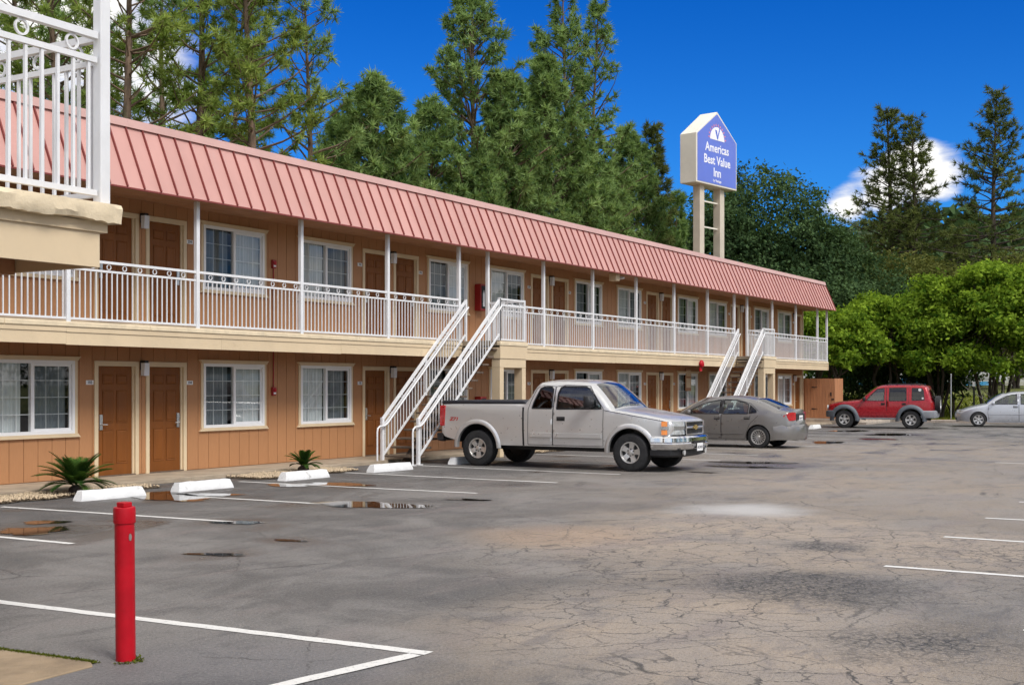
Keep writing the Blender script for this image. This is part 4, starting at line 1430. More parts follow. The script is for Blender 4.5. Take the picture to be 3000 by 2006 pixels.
for i, (x, y, rz, lab) in enumerate(((13.78, -2.86, -4, 'white concrete wheel stop beside the larger cycad, nearest to the camera'), (15.72, -2.92, -3, 'white concrete wheel stop second from the red bollard side'),
                                     (18.50, -2.80, -2, 'white concrete wheel stop in front of the smaller cycad'), (21.15, -2.86, -5, 'white concrete wheel stop at the foot of the near stairs'),
                                     (24.15, -2.78, 2, 'white wheel stop behind the rear tyre of the pickup'), (50.7, -2.6, 3, 'worn white wheel stop in front of the red vehicle'))):
    o = stop_mesh(i).build('wheel_stop', m_stop, None, (x, y, 0.0), smooth=30)
    o.rotation_euler = (0, 0, R(rz))
    tag(o, lab, 'wheel stop', 'white concrete wheel stops')


# cycads
def cycad(loc, r, h, n, seed, label):
    rng = np.random.default_rng(seed)
    t = thing('cycad', label, 'plant', loc, group='small cycads by the walkway')
    tk = MB().lathe([(0.09, 0), (0.12, 0.05), (0.11, 0.12), (0.05, 0.17)], 14).build('trunk', m_darkbark, t, smooth=50)
    V, T, tint = [], [], []
    for f in range(n):
        az = f * 2.39996 + rng.normal(0, 0.15)
        lay = f / n
        up = math.radians(84 - 64 * lay + rng.normal(0, 6))
        L = r * rng.uniform(0.85, 1.12) * (1.0 if lay > 0.2 else 0.8)
        hd = np.array([math.cos(az), math.sin(az), 0])
        sd = np.array([-math.sin(az), math.cos(az), 0])
        pts = []
        p = np.array([0, 0, 0.14])
        ang = up
        m = 22
        for i in range(m):
            pts.append((p.copy(), ang))
            p = p + (hd * math.cos(ang) + np.array([0, 0, math.sin(ang)])) * L / m
            ang -= math.radians(1.5 + 1.4 * lay)
        col = rng.uniform(0.1, 0.9)
        for i, (q, an) in enumerate(pts):
            fw = hd * math.cos(an) + np.array([0, 0, math.sin(an)])
            nn = np.cross(fw, sd)
            # rachis
            b = len(V)
            V += [q - sd * 0.004, q + sd * 0.004, q + fw * L / m]
            T.append((b, b + 1, b + 2))
            tint += [col * 0.6] * 3
            if i < 3:
                continue
            ll = 0.24 * r * math.sin(math.pi * (0.12 + 0.86 * i / m)) ** 0.7
            for s in (-1, 1):
                for dd in (0.0, 0.5):
                    q2 = q + fw * (L / m) * dd
                    tip = q2 + (sd * s * 0.78 + fw * 0.62 + np.array([0, 0, 0.22])) * ll
                    b = len(V)
                    V += [q2 - fw * 0.010, q2 + fw * 0.010, tip]
                    T.append((b, b + 1, b + 2))
                    tint += [np.clip(col + rng.normal(0, 0.15), 0, 1)] * 3
    link('crown', np_mesh('crown', np.array(V), np.array(T), m_sago, tint), t)


cycad((13.85, -1.98, 0.0), 0.66, 0.7, 44, 3, 'larger dark green cycad in the pebbles beside a wheel stop')
cycad((19.60, -1.85, 0.0), 0.46, 0.45, 22, 5, 'smaller cycad behind the third wheel stop, below a window')

# ------------------------------------------------------------------ vehicles


def car_paint(name, col, metal=0.55, rough=0.32):
    k = NT(name)
    p = k.pos()
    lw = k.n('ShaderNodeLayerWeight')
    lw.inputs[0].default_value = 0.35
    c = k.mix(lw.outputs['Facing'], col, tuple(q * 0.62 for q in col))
    g = k.n('ShaderNodeTexCoord')
    sz = k.n('ShaderNodeSeparateXYZ')
    k.L.new(g.outputs['Object'], sz.inputs[0])
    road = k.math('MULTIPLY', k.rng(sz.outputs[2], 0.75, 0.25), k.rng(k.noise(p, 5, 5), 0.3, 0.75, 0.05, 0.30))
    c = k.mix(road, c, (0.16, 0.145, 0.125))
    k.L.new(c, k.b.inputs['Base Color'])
    k.b.inputs['Metallic'].default_value = metal
    k.L.new(k.rng(k.noise(p, 9, 4), 0.3, 0.7, rough * 0.85, rough * 1.2), k.b.inputs['Roughness'])
    k.b.inputs['Coat Weight'].default_value = 0.6
    k.b.inputs['Coat Roughness'].default_value = 0.10
    k.bump(k.noise(p, 0.9, 1), 0.02, 0.02)
    return k.m


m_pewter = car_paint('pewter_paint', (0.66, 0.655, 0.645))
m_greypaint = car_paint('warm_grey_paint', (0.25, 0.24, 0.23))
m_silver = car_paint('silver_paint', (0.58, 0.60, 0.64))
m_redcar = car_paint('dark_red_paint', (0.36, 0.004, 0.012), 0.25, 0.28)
m_chrome = mat('chrome', (0.75, 0.75, 0.76), 0.10, metal=1.0, var=0.02)
m_alloy = mat('alloy_wheel', (0.62, 0.61, 0.59), 0.35, metal=0.75, var=0.06)
m_tyre = mat('tyre_rubber', (0.018, 0.018, 0.019), 0.8, var=0.3, vscale=12)
m_cladding = mat('grey_cladding', (0.10, 0.115, 0.135), 0.6, var=0.1)
m_cladlight = mat('grey_bumper_cladding', (0.24, 0.25, 0.27), 0.55, var=0.1)
m_carglass = glass_mat('car_glass', (0.55, 0.63, 0.61), refl=2.4)
m_tinted = glass_mat('tinted_car_glass', (0.07, 0.08, 0.09), refl=1.3)
m_screenglass = glass_mat('windshield_glass', (0.66, 0.70, 0.68), refl=1.8)
m_lensclear = mat('clear_lens', (0.62, 0.63, 0.62), 0.12, metal=0.4, var=0.25, vscale=14, coat=1)
m_amber = mat('amber_lens', (0.75, 0.22, 0.015), 0.2, var=0.1, coat=1)
m_redlens = mat('red_lens', (0.42, 0.008, 0.012), 0.18, var=0.2, vscale=12, coat=1)
m_tonneau = mat('tonneau_cover', (0.020, 0.022, 0.030), 0.55, var=0.15)
m_seat = mat('seat_cloth', (0.10, 0.10, 0.10), 0.9, var=0.2)
m_gold = mat('gold_badge', (0.72, 0.52, 0.20), 0.3, metal=0.8, var=0.1)
m_cabin = mat('cabin_trim', (0.05, 0.05, 0.052), 0.85, var=0.2)


def catmull(pts, step=0.06):
    if len(pts) < 3:
        a, b = pts[0], pts[-1]
        n = max(1, int(math.hypot(b[0] - a[0], b[1] - a[1]) / step))
        return [(a[0] + (b[0] - a[0]) * i / n, a[1] + (b[1] - a[1]) * i / n) for i in range(n + 1)]
    P = [Vector(p) for p in pts]
    P = [P[0] * 2 - P[1]] + P + [P[-1] * 2 - P[-2]]
    out = []
    for i in range(1, len(P) - 2):
        n = max(2, int((P[i + 1] - P[i]).length / step))
        for j in range(n):
            t = j / n
            q = 0.5 * (2 * P[i] + (P[i + 1] - P[i - 1]) * t + (2 * P[i - 1] - 5 * P[i] + 4 * P[i + 1] - P[i + 2]) * t * t + (3 * P[i] - P[i - 1] - 3 * P[i + 1] + P[i + 2]) * t ** 3)
            out.append((q.x, q.y))
    out.append(tuple(P[-2]))
    return out


def inside(pt, poly):
    x, y = pt
    c = False
    n = len(poly)
    j = n - 1
    for i in range(n):
        xi, yi = poly[i]
        xj, yj = poly[j]
        if (yi > y) != (yj > y) and x < (xj - xi) * (y - yi) / (yj - yi) + xi:
            c = not c
        j = i
    return c


def seg_dist(P, poly):
    """Distance of each point to an open polyline."""
    P = np.asarray(P, float)
    best = np.full(len(P), 1e9)
    for a, b in zip(poly, poly[1:]):
        a, b = np.array(a), np.array(b)
        d = b - a
        l2 = max(1e-12, d @ d)
        t = np.clip(((P - a) @ d) / l2, 0, 1)
        q = a + t[:, None] * d
        best = np.minimum(best, np.hypot(*(P - q).T))
    return best


def dense_loop(lp, step=0.07):
    out = []
    for a, b in zip(lp, lp[1:] + lp[:1]):
        n = max(1, int(math.hypot(b[0] - a[0], b[1] - a[1]) / step))
        out += [(a[0] + (b[0] - a[0]) * i / n, a[1] + (b[1] - a[1]) * i / n) for i in range(n)]
    return out


class Car:
    """A vehicle body: side skins as a half-width field over the side view, closed across the top, front and rear."""

    def __init__(self, root, spec):
        self.root, self.s = root, spec
        s = spec
        bottom = []
        for q in s['bottom']:
            if q[0] == 'arch':
                _, cx, cz, r, z0 = q
                a0 = math.acos(max(-1, min(1, (z0 - cz) / r)))
                n = 18
                self.arc = [(cx - r * math.sin(a0 - 2 * a0 * i / n), cz + r * math.cos(a0 - 2 * a0 * i / n)) for i in range(n + 1)]
                bottom += [('arch', p) for p in self.arc]
            else:
                bottom.append(('sill', q))
        dens = []
        for (ta, a), (tb, b) in zip(bottom, bottom[1:]):
            n = max(1, int(math.hypot(b[0] - a[0], b[1] - a[1]) / 0.12))
            dens += [(tb if ta == 'arch' and tb == 'arch' else 'sill', (a[0] + (b[0] - a[0]) * i / n, a[1] + (b[1] - a[1]) * i / n)) for i in range(n)]
        top = []
        for nm, pts in s['top']:
            c = catmull(pts)
            top += [(nm, p) for p in c[:-1]]
        top.append((s['top'][-1][0], s['top'][-1][1][-1]))
        self.top = top
        self.bottom = dens
        self.outline = [p for _, p in dens] + [p for _, p in top]
        self.topline = [p for _, p in top]
        self.r = s.get('r', 0.06)

    def base_hw(self, x, z):
        s = self.s
        w = s['hw']
        w -= s.get('bulge', 0.03) * ((z - s.get('zb', 0.75)) / 0.45) ** 2 if z < s['belt'] else s.get('bulge', 0.03) * ((s['belt'] - s.get('zb', 0.75)) / 0.45) ** 2
        if z > s['belt']:
            h = z - s['belt']
            w -= s['tumble'] * h + s.get('tumble2', 0.12) * h * h
        xf, ff = s['ftaper']
        if x > xf:
            t = (x - xf) / (s['xf'] - xf)
            w -= ff * t * t
        xr, rr = s['rtaper']
        if x < xr:
            t = (xr - x) / (xr - s['xr'])
            w -= rr * t * t
        return w

    def hw(self, P):
        d = seg_dist(P, self.topline)
        out = []
        for (x, z), q in zip(P, d):
            w = self.base_hw(x, z)
            r = self.r * (1.0 if z < self.s['belt'] + 0.05 else 1.25)
            if q < r:
                w -= r - math.sqrt(max(0, r * r - (r - q) ** 2))
            out.append(max(0.05, w))
        return np.array(out)

    def skin(self, loops, keep, off=0.0, grid=0.10):
        """Triangulate the side view with the given loops as edges; keep(centroid) selects triangles. Returns verts2d, tris."""
        pts, ed = [], []
        loops = [dense_loop(lp) for lp in loops]
        for lp in loops:
            b = len(pts)
            pts += lp
            ed += [(b + i, b + (i + 1) % len(lp)) for i in range(len(lp))]
        xs = [p[0] for p in loops[0]]
        zs = [p[1] for p in loops[0]]
        extra = []
        x = min(xs) + grid / 2
        while x < max(xs):
            z = min(zs) + grid / 2
            while z < max(zs):
                extra.append((x, z))
                z += grid
            x += grid
        # rows just inside the top line for the rolled edge
        tl = self.topline
        for i in range(1, len(tl) - 1):
            a, b = Vector(tl[i - 1]), Vector(tl[i + 1])
            d = (b - a).normalized()
            nrm = Vector((-d.y, d.x))
            for q in (0.12, 0.35, 0.7, 1.1):
                p = Vector(tl[i]) + nrm * self.r * q
                extra.append((p.x, p.y))
        extra = [p for p in extra if inside(p, loops[0])]
        if extra:
            flat = []
            for lp in loops:
                flat.append(seg_dist(extra, lp + [lp[0]]))
            dm = np.min(np.array(flat), axis=0)
            extra = [p for p, q in zip(extra, dm) if q > 0.006]
        vs, _, fs, *_ = delaunay_2d_cdt([Vector(p) for p in pts + extra], ed, [], 0, 1e-5)
        V = [(v.x, v.y) for v in vs]
        T = []
        for f in fs:
            if len(f) != 3:
                continue
            cx = sum(V[i][0] for i in f) / 3
            cz = sum(V[i][1] for i in f) / 3
            if keep((cx, cz)):
                T.append(tuple(f))
        return V, T

    def side_part(self, name, poly, m, parent=None, off=0.0, holes=(), both=True, grid=0.12):
        """A panel of the side skin inside poly."""
        V, T = self.skin([poly] + list(holes), lambda c: inside(c, poly) and not any(inside(c, h) for h in holes), grid=grid)
        W = self.hw(V)
        objs = []
        for sd in ((1, -1) if both else (both,)):
            used = sorted({i for t in T for i in t})
            ix = {k: i for i, k in enumerate(used)}
            vs = [(V[i][0], sd * (W[i] + off), V[i][1]) for i in used]
            fs = [tuple(ix[i] for i in (t if sd < 0 else t[::-1])) for t in T]
            me = bpy.data.meshes.new(name)
            me.from_pydata(vs, [], fs)
            me.materials.append(m)
            me.shade_smooth()
            objs.append(link(name, me, parent or self.root))
        return objs

    def seam(self, poly, w=0.011, off=0.002, closed=True, name='shut_line', parent=None, sides=(1, -1)):
        """Thin dark gap line following a path on the side skin."""
        pts = poly + [poly[0]] if closed else poly
        dense = []
        for a, b in zip(pts, pts[1:]):
            n = max(1, int(math.hypot(b[0] - a[0], b[1] - a[1]) / 0.08))
            dense += [(a[0] + (b[0] - a[0]) * i / n, a[1] + (b[1] - a[1]) * i / n) for i in range(n)]
        dense.append(pts[-1])
        A, B = [], []
        for i, p in enumerate(dense):
            d = (Vector(dense[min(i + 1, len(dense) - 1)]) - Vector(dense[max(0, i - 1)])).normalized()
            A.append((p[0] - d.y * w / 2, p[1] + d.x * w / 2))
            B.append((p[0] + d.y * w / 2, p[1] - d.x * w / 2))
        wa, wb = self.hw(A), self.hw(B)
        for sd in sides:
            mb = MB()
            vs = []
            for i in range(len(dense)):
                vs += [(A[i][0], sd * (wa[i] + off), A[i][1]), (B[i][0], sd * (wb[i] + off), B[i][1])]
            mb.add(vs, [(2 * i, 2 * i + 1, 2 * i + 3, 2 * i + 2) for i in range(len(dense) - 1)])
            mb.build(name, m_black, parent[0 if sd > 0 else 1] if parent else self.root)

    def body(self, paint, panels, holes, glass_segs, strip_mats):
        """Side skins (minus panels and holes), the strip across, wheel wells and floor: one mesh."""
        allp = [self.outline] + [p for p in panels] + [h for h in holes]
        V, T = self.skin(allp, lambda c: inside(c, self.outline) and not any(inside(c, h) for h in list(panels) + list(holes)))
        W = self.hw(V)
        mb = MB()
        used = sorted({i for t in T for i in t})
        ix = {k: i for i, k in enumerate(used)}
        for sd in (1, -1):
            vs = [(V[i][0], sd * W[i], V[i][1]) for i in used]
            mb.add(vs, [tuple(ix[i] for i in (t if sd < 0 else t[::-1])) for t in T], 0)
        # across
        n = len(self.top)
        TW = self.hw(self.topline)
        crown = self.s.get('crown', {})
        ny = 18
        rows = []
        for i, (nm, p) in enumerate(self.top):
            a, b = Vector(self.topline[max(0, i - 1)]), Vector(self.topline[min(n - 1, i + 1)])
            d = (b - a).normalized()
            nr = Vector((d.y, -d.x))
            cr = crown.get(nm, 0.02)
            if i and self.top[i - 1][0] != nm:
                cr = (cr + crown.get(self.top[i - 1][0], 0.02)) / 2
            row = []
            for j in range(ny + 1):
                sgn = -1 + 2 * j / ny
                k = cr * (1 - abs(sgn) ** 2.4)
                row.append((p[0] + nr.x * k, TW[i] * sgn, p[1] + nr.y * k))
            rows.append(row)
        self.rows = rows
        gl = {}
        for i in range(n - 1):
            nm = self.top[i][0]
            for j in range(ny):
                q = [rows[i][j], rows[i][j + 1], rows[i + 1][j + 1], rows[i + 1][j]]
                if nm in glass_segs and 0 < j < ny - 1:
                    gl.setdefault(nm, []).append((i, j))
                    continue
                mb.add(q, [(0, 1, 2, 3)], strip_mats.get(nm, 0))
        bt = self.bottom + [('sill', self.outline[len(self.bottom)])]
        for (ta, a), (tb, b) in zip(bt, bt[1:]):
            wa, wb = self.base_hw(*a), self.base_hw(*b)
            mb.add([(a[0], wa, a[1]), (a[0], -wa, a[1]), (b[0], -wb, b[1]), (b[0], wb, b[1])], [(0, 1, 2, 3)], 1)
        o = mb.build('body', [paint, m_black], self.root, smooth=38, weld=True)
        for nm, cells in gl.items():
            g = MB()
            for i, j in cells:
                q = [rows[i][j], rows[i][j + 1], rows[i + 1][j + 1], rows[i + 1][j]]
                g.add(q, [(0, 1, 2, 3)])
            g.build(nm, glass_segs[nm], self.root, smooth=60, weld=True)
        return o


def sweep(path, prof, name, mats, parent, smooth=40, mirror=True, **k):
    """Sweep a (outward offset, z) profile along a plan path of (x, y); path runs from one side to the other."""
    P = [Vector(p) for p in path]
    if mirror:
        P = P + [Vector((p.x, -p.y)) for p in reversed(P) if abs(p.y) > 1e-6]
    vs, fs = [], []
    m = len(prof)
    for i, p in enumerate(P):
        d = (P[min(i + 1, len(P) - 1)] - P[max(i - 1, 0)]).normalized()
        nr = Vector((d.y, -d.x))
        if nr.dot(p - Vector((0, 0))) < 0:
            nr = -nr
        for off, z in prof:
            vs.append((p.x + nr.x * off, p.y + nr.y * off, z))
    for i in range(len(P) - 1):
        for j in range(m):
            fs.append((i * m + j, i * m + (j + 1) % m, (i + 1) * m + (j + 1) % m, (i + 1) * m + j))
    fs += [tuple(range(m)), tuple(range(len(P) * m - 1, (len(P) - 1) * m - 1, -1))]
    return MB().add(vs, fs).build(name, mats, parent, smooth=smooth, **k)


def make_wheel(r, w, rim, spokes, style):
    """Meshes (barrel, tyre, rim) of a wheel about the y axis, outer face at -y."""
    rs = []
    hw = w / 2
    tp = [(rim * 0.99, -hw * 0.86), (rim * 1.04, -hw * 0.96), (r * 0.88, -hw * 1.0), (r * 0.955, -hw * 0.93), (r * 0.99, -hw * 0.80), (r, -hw * 0.5), (r * 1.001, 0), (r, hw * 0.5), (r * 0.99, hw * 0.80), (r * 0.955, hw * 0.93), (r * 0.88, hw), (rim * 1.04, hw * 0.96), (rim * 0.99, hw * 0.86)]
    ty = MB().lathe(tp, 40, 'y', cap=False)
    for k in range(40):      # tread blocks
        a = 2 * math.pi * k / 40
        for yy in (-0.62, 0, 0.62):
            c, s = math.cos(a + 0.05 * yy), math.sin(a + 0.05 * yy)
            t = 0.026
            p = []
            for rr in (r * 0.985, r * 1.006):
                for sg in (-t, t):
                    for dy in (-0.24 * hw, 0.24 * hw):
                        p.append((rr * c - sg * s, yy * hw * 0.95 + dy, rr * s + sg * c))
            ty.add(p, [(4, 5, 7, 6), (0, 4, 6, 2), (1, 3, 7, 5), (0, 1, 5, 4), (2, 6, 7, 3)])
    me_t = ty.mesh('tyre', m_tyre, smooth=35)
    me_b = MB().lathe([(rim * 0.985, -hw * 0.5), (rim * 0.985, hw * 0.84), (rim * 0.3, hw * 0.80), (rim * 0.28, -hw * 0.30)], 32, 'y').mesh('wheel', m_black, smooth=40)
    rm = MB()
    lip = [(rim, -hw * 0.90), (rim * 0.985, -hw * 0.99), (rim * 0.90, -hw * 0.97), (rim * 0.86, -hw * 0.72), (rim * 0.86, -hw * 0.3), (rim, -hw * 0.3)]
    v, fcs = [], []
    n = 40
    for rr, h in lip:
        for j in range(n):
            a = 2 * math.pi * j / n
            v.append((rr * math.cos(a), h, rr * math.sin(a)))
    for i in range(len(lip)):
        for j in range(n):
            i2 = (i + 1) % len(lip)
            fcs.append((i * n + j, i * n + (j + 1) % n, i2 * n + (j + 1) % n, i2 * n + j))
    rm.add(v, fcs)
    for k in range(spokes):
        a = 2 * math.pi * k / spokes + (0.31 if style == 'truck' else 0)
        c, s = math.cos(a), math.sin(a)
        w0, w1 = {'truck': (0.26, 0.24), 'multi': (0.035, 0.05), 'five': (0.2, 0.17), 'six': (0.17, 0.2)}[style]
        pr = []
        for rr, ww, yo in ((rim * 0.18, w0 * rim, -0.62), (rim * 0.55, (w0 + w1) / 2 * rim * (0.86 if style == 'truck' else 1), -0.78), (rim * 0.89, w1 * rim * (1.25 if style == 'truck' else 1), -0.80)):
            for sg in (-1, 1):
                for dy in (0, 0.30):
                    pr.append((rr * c - sg * ww * s, hw * (yo + dy), rr * s + sg * ww * c))
        rm.add(pr, [(0, 2, 6, 4), (4, 6, 10, 8), (0, 4, 5, 1), (4, 8, 9, 5), (2, 3, 7, 6), (6, 7, 11, 10), (1, 5, 7, 3), (5, 9, 11, 7)])
    rm.lathe([(rim * 0.34 if style != 'multi' else rim * 0.22, -hw * 0.45), (rim * 0.33 if style != 'multi' else rim * 0.2, -hw * 0.68), (rim * 0.17, -hw * 0.74), (rim * 0.15, -hw * 0.84), (rim * 0.04, -hw * 0.86)], 24, 'y')
    me_r = rm.mesh('rim', m_alloy, smooth=35)
    me_n = None
    if style in ('truck', 'five', 'six'):
        nm = MB()
        cnt = 6 if style == 'truck' else 5
        for k in range(cnt):
            a = 2 * math.pi * k / cnt
            nm.lathe([(0.013, -hw * 0.78), (0.013, -hw * 0.60)], 8, 'y', (rim * 0.30 * math.cos(a), 0, rim * 0.30 * math.sin(a)))
        me_n = nm.mesh('lug_recess', m_black)
    return me_b, me_t, me_r, me_n


def put_wheels(root, meshes, wx, r, track):
    b, t, rm, nt_ = meshes
    for x in (wx[0], wx[1]):
        for sd in (-1, 1):
            o = link('wheel', b, root, (x, sd * track, r), (0, random.uniform(0, 6), 0) if sd < 0 else (0, random.uniform(0, 6), math.pi))
            link('tyre', t, o)
            link('rim', rm, o)
            if nt_:
                tag(link('lug_nuts', nt_, o), kind='stuff')


def flare(car, cx, cz, r0, r1, m, a_lo, a_hi, bulge, name='wheel_flare', legs=0.0):
    """Raised lip round a wheel arch, both sides."""
    n, k = 26, 6
    for sd in (1, -1):
        vs = []
        for i in range(n + 1):
            a = R(a_lo + (a_hi - a_lo) * i / n)
            for j in range(k + 1):
                t = j / k
                rr = r0 + (r1 - r0) * t
                x, z = cx + rr * math.cos(a), cz + rr * math.sin(a)
                w = car.base_hw(x, z)
                off = bulge * (0.85, 1.0, 1.0, 0.92, 0.7, 0.3, -0.1)[j]
                vs.append((x, sd * (w + off), z))
        # turn the inner lip under
        m0 = len(vs)
        for i in range(n + 1):
            a = R(a_lo + (a_hi - a_lo) * i / n)
            x, z = cx + r0 * math.cos(a), cz + r0 * math.sin(a)
            vs.append((x, sd * (car.base_hw(x, z) - 0.06), z))
        fs = [(i * (k + 1) + j, i * (k + 1) + j + 1, (i + 1) * (k + 1) + j + 1, (i + 1) * (k + 1) + j) for i in range(n) for j in range(k)]
        fs += [(m0 + i, i * (k + 1), (i + 1) * (k + 1), m0 + i + 1) for i in range(n)]
        MB().add(vs, fs).build(name, m, car.root, smooth=50)


def bar_on_side(car, x0, x1, z0, z1, out, name, m, parent=None, sides=(1, -1), bevel=0.006):
    """Moulding lying on the side skin between x0 and x1."""
    n = max(2, int((x1 - x0) / 0.15))
    res = []
    for sd in sides:
        vs = []
        for i in range(n + 1):
            x = x0 + (x1 - x0) * i / n
            for z, o_ in ((z0, -0.01), (z0 + 0.012, out), (z1 - 0.012, out), (z1, -0.01)):
                vs.append((x, sd * (car.base_hw(x, z) + o_), z))
        fs = [(4 * i + j, 4 * i + j + 1, 4 * i + 5 + j, 4 * i + 4 + j) for i in range(n) for j in range(3)]
        fs += [(0, 1, 2, 3), (4 * n + 3, 4 * n + 2, 4 * n + 1, 4 * n)]
        res.append(MB().add(vs, fs).build(name, m, parent or car.root, smooth=30))
    return res


def handle(car, parents, x, z, m, l=0.16):
    for sd, pr in zip((1, -1), parents):
        w = car.base_hw(x, z)
        MB().box(x - l / 2, x + l / 2, sd * w - 0.004, sd * w + 0.004, z - 0.045, z + 0.045, 1).box(x - l / 2 + 0.015, x + l / 2 - 0.015, sd * (w + 0.02) - 0.012, sd * (w + 0.02) + 0.012, z - 0.005, z + 0.022, 0).build('handle', [m, m_black], pr, bevel=0.004)


def mirrors(car, x, z, m, sx=0.10, sy=0.20, sz=0.15, arm=0.06):
    for sd in (1, -1):
        w = car.base_hw(x, z)
        mb = MB()
        y0, y1 = w + arm, w + arm + sy
        pr = [(x - sx * 0.5, z - sz * 0.5), (x + sx * 0.35, z - sz * 0.42), (x + sx * 0.55, z), (x + sx * 0.3, z + sz * 0.45), (x - sx * 0.5, z + sz * 0.5)]
        mb.prism(pr, 'y', sd * y0, sd * y1)
        mb.box(x - 0.02, x + 0.035, min(sd * (w - 0.05), sd * (y0 + 0.02)), max(sd * (w - 0.05), sd * (y0 + 0.02)), z - sz * 0.45, z - sz * 0.25)
        mb.build('mirror', m, car.root, bevel=0.018, smooth=60)


def cabin(root, x_front, x_rear, rows, zfloor, zseat, hw, dash=True, wheel_y=0.35, belt=0.95):
    """Seats, dashboard and steering wheel seen through the glass."""
    MB().box(x_rear, x_front, -hw, hw, zfloor, zfloor + 0.03).build('cabin_floor', m_cabin, root)
    for x in rows:
        for y in ((0.36, -0.36)):
            sb = MB()
            sb.prism([(x - 0.22, zseat), (x + 0.28, zseat + 0.03), (x + 0.28, zseat + 0.14), (x - 0.15, zseat + 0.12), (x - 0.30, zseat + 0.66), (x - 0.42, zseat + 0.64), (x - 0.34, zseat)], 'y', y - 0.24, y + 0.24)
            s_ = sb.build('seat', m_seat, root, bevel=0.035, smooth=60)
            MB().box(x - 0.44, x - 0.34, y - 0.13, y + 0.13, zseat + 0.69, zseat + 0.86).build('headrest', m_seat, s_, bevel=0.03, smooth=60)
    if dash:
        MB().prism([(x_front, belt - 0.35), (x_front, belt), (x_front - 0.2, belt + 0.03), (x_front - 0.45, belt - 0.02), (x_front - 0.5, belt - 0.25)], 'y', -hw, hw).build('dashboard', m_cabin, root, bevel=0.02)
        mb = MB()
        cx, cz = x_front - 0.62, belt + 0.02
        ring = [(cx - 0.10 * math.sin(a), wheel_y + 0.18 * math.cos(a), cz + 0.15 * math.sin(a)) for a in [2 * math.pi * i / 20 for i in range(21)]]
        mb.tube(ring, 0.014, 6)
        mb.tube([(cx, wheel_y - 0.17, cz), (cx, wheel_y + 0.17, cz)], 0.018, 6)
        mb.build('steering_wheel', m_black, root, smooth=60)


def plate(parent, x, z, facing, txt, tilt=0.0, name='licence_plate'):
    p = MB().box(-0.004, 0.004, -0.155, 0.155, -0.08, 0.08).build(name, m_plate, parent, (x, 0, z), bevel=0.003)
    p.rotation_euler = (0, tilt, 0)
    me = text_mesh(txt, 0.075, m_ink, 0.0006, bold=0.001)
    link('plate_letters', me, p, (0.0055 * facing, 0, -0.005), (R(90), 0, R(90) * facing))
    return p


# ---- pickup truck
random.seed(11)
tr_ = thing('pickup_truck', 'light pewter extended-cab pickup truck with black bed cover backed up to the stairs', 'pickup truck', (24.44, -5.37, 0.0), R(-90))
spec = dict(hw=0.985, belt=1.25, tumble=0.20, tumble2=0.22, bulge=0.022, zb=0.82, ftaper=(1.8, 0.11), rtaper=(-2.3, 0.02), xf=2.75, xr=-2.82, r=0.07,
            crown=dict(front=0.055, hood=0.05, windshield=0.10, roof=0.045, cab_rear=0.02, bed_top=0.0, rear=0.02),
            bottom=[(-2.82, 0.66), (-2.42, 0.56), ('arch', -1.85, 0.42, 0.52, 0.52), (-1.25, 0.47), (1.28, 0.47), ('arch', 1.85, 0.40, 0.50, 0.48), (2.42, 0.60), (2.68, 0.70)],
            top=[('front', [(2.68, 0.70), (2.73, 0.80), (2.75, 0.93), (2.72, 1.03)]), ('hood', [(2.72, 1.03), (2.58, 1.085), (2.2, 1.155), (1.75, 1.225), (1.42, 1.265)]), ('windshield', [(1.42, 1.265), (1.16, 1.54), (0.90, 1.775)]),
                 ('roof', [(0.90, 1.775), (0.76, 1.83), (0.3, 1.855), (-0.15, 1.848), (-0.36, 1.825)]), ('cab_rear', [(-0.36, 1.825), (-0.45, 1.74), (-0.56, 1.52), (-0.66, 1.40)]), ('bed_top', [(-0.66, 1.40), (-2.80, 1.385)]), ('rear', [(-2.80, 1.385), (-2.83, 1.0), (-2.82, 0.66)])])
car = Car(tr_, spec)
fd = [(0.05, 0.50), (1.24, 0.50), (1.24, 1.24), (1.235, 1.285), (0.86, 1.755), (0.30, 1.775), (0.06, 1.74)]
rd = [(-0.56, 0.50), (0.04, 0.50), (0.045, 1.74), (-0.28, 1.77), (-0.40, 1.70), (-0.52, 1.40), (-0.56, 1.25)]
fw_ = [(0.13, 1.265), (1.19, 1.28), (1.16, 1.36), (0.95, 1.62), (0.87, 1.705), (0.77, 1.735), (0.25, 1.745), (0.17, 1.72), (0.13, 1.60)]
rw_ = [(-0.47, 1.275), (0.0, 1.275), (0.02, 1.31), (0.0, 1.68), (-0.05, 1.735), (-0.24, 1.735), (-0.32, 1.70), (-0.44, 1.40)]
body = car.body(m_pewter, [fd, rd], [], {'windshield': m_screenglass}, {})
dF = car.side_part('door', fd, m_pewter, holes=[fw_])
dR = car.side_part('door', rd, m_pewter, holes=[rw_])
gF = car.side_part('window', fw_, m_carglass, off=-0.012)
gR = car.side_part('window', rw_, m_tinted, off=-0.012)
for lp, ps in ((fw_, gF), (rw_, gR)):
    car.seam(lp, w=0.028, off=0.001, name='window_seal', parent=ps)
car.seam(fd, parent=dF)
car.seam(rd, parent=dR)
car.seam([(1.25, 1.25), (1.8, 1.165), (2.3, 1.085), (2.62, 1.03)], closed=False, w=0.012)
car.seam([(-0.67, 0.475), (-0.68, 1.0), (-0.69, 1.385)], closed=False, w=0.045, name='bed_gap')
flare(car, 1.85, 0.40, 0.49, 0.59, m_pewter, -2, 182, 0.028)
flare(car, -1.85, 0.42, 0.51, 0.61, m_pewter, -2, 182, 0.028)
bar_on_side(car, 0.08, 1.20, 0.655, 0.765, 0.022, 'side_moulding', m_pewter, dF[0], (1,))
bar_on_side(car, 0.08, 1.20, 0.655, 0.765, 0.022, 'side_moulding', m_pewter, dF[1], (-1,))
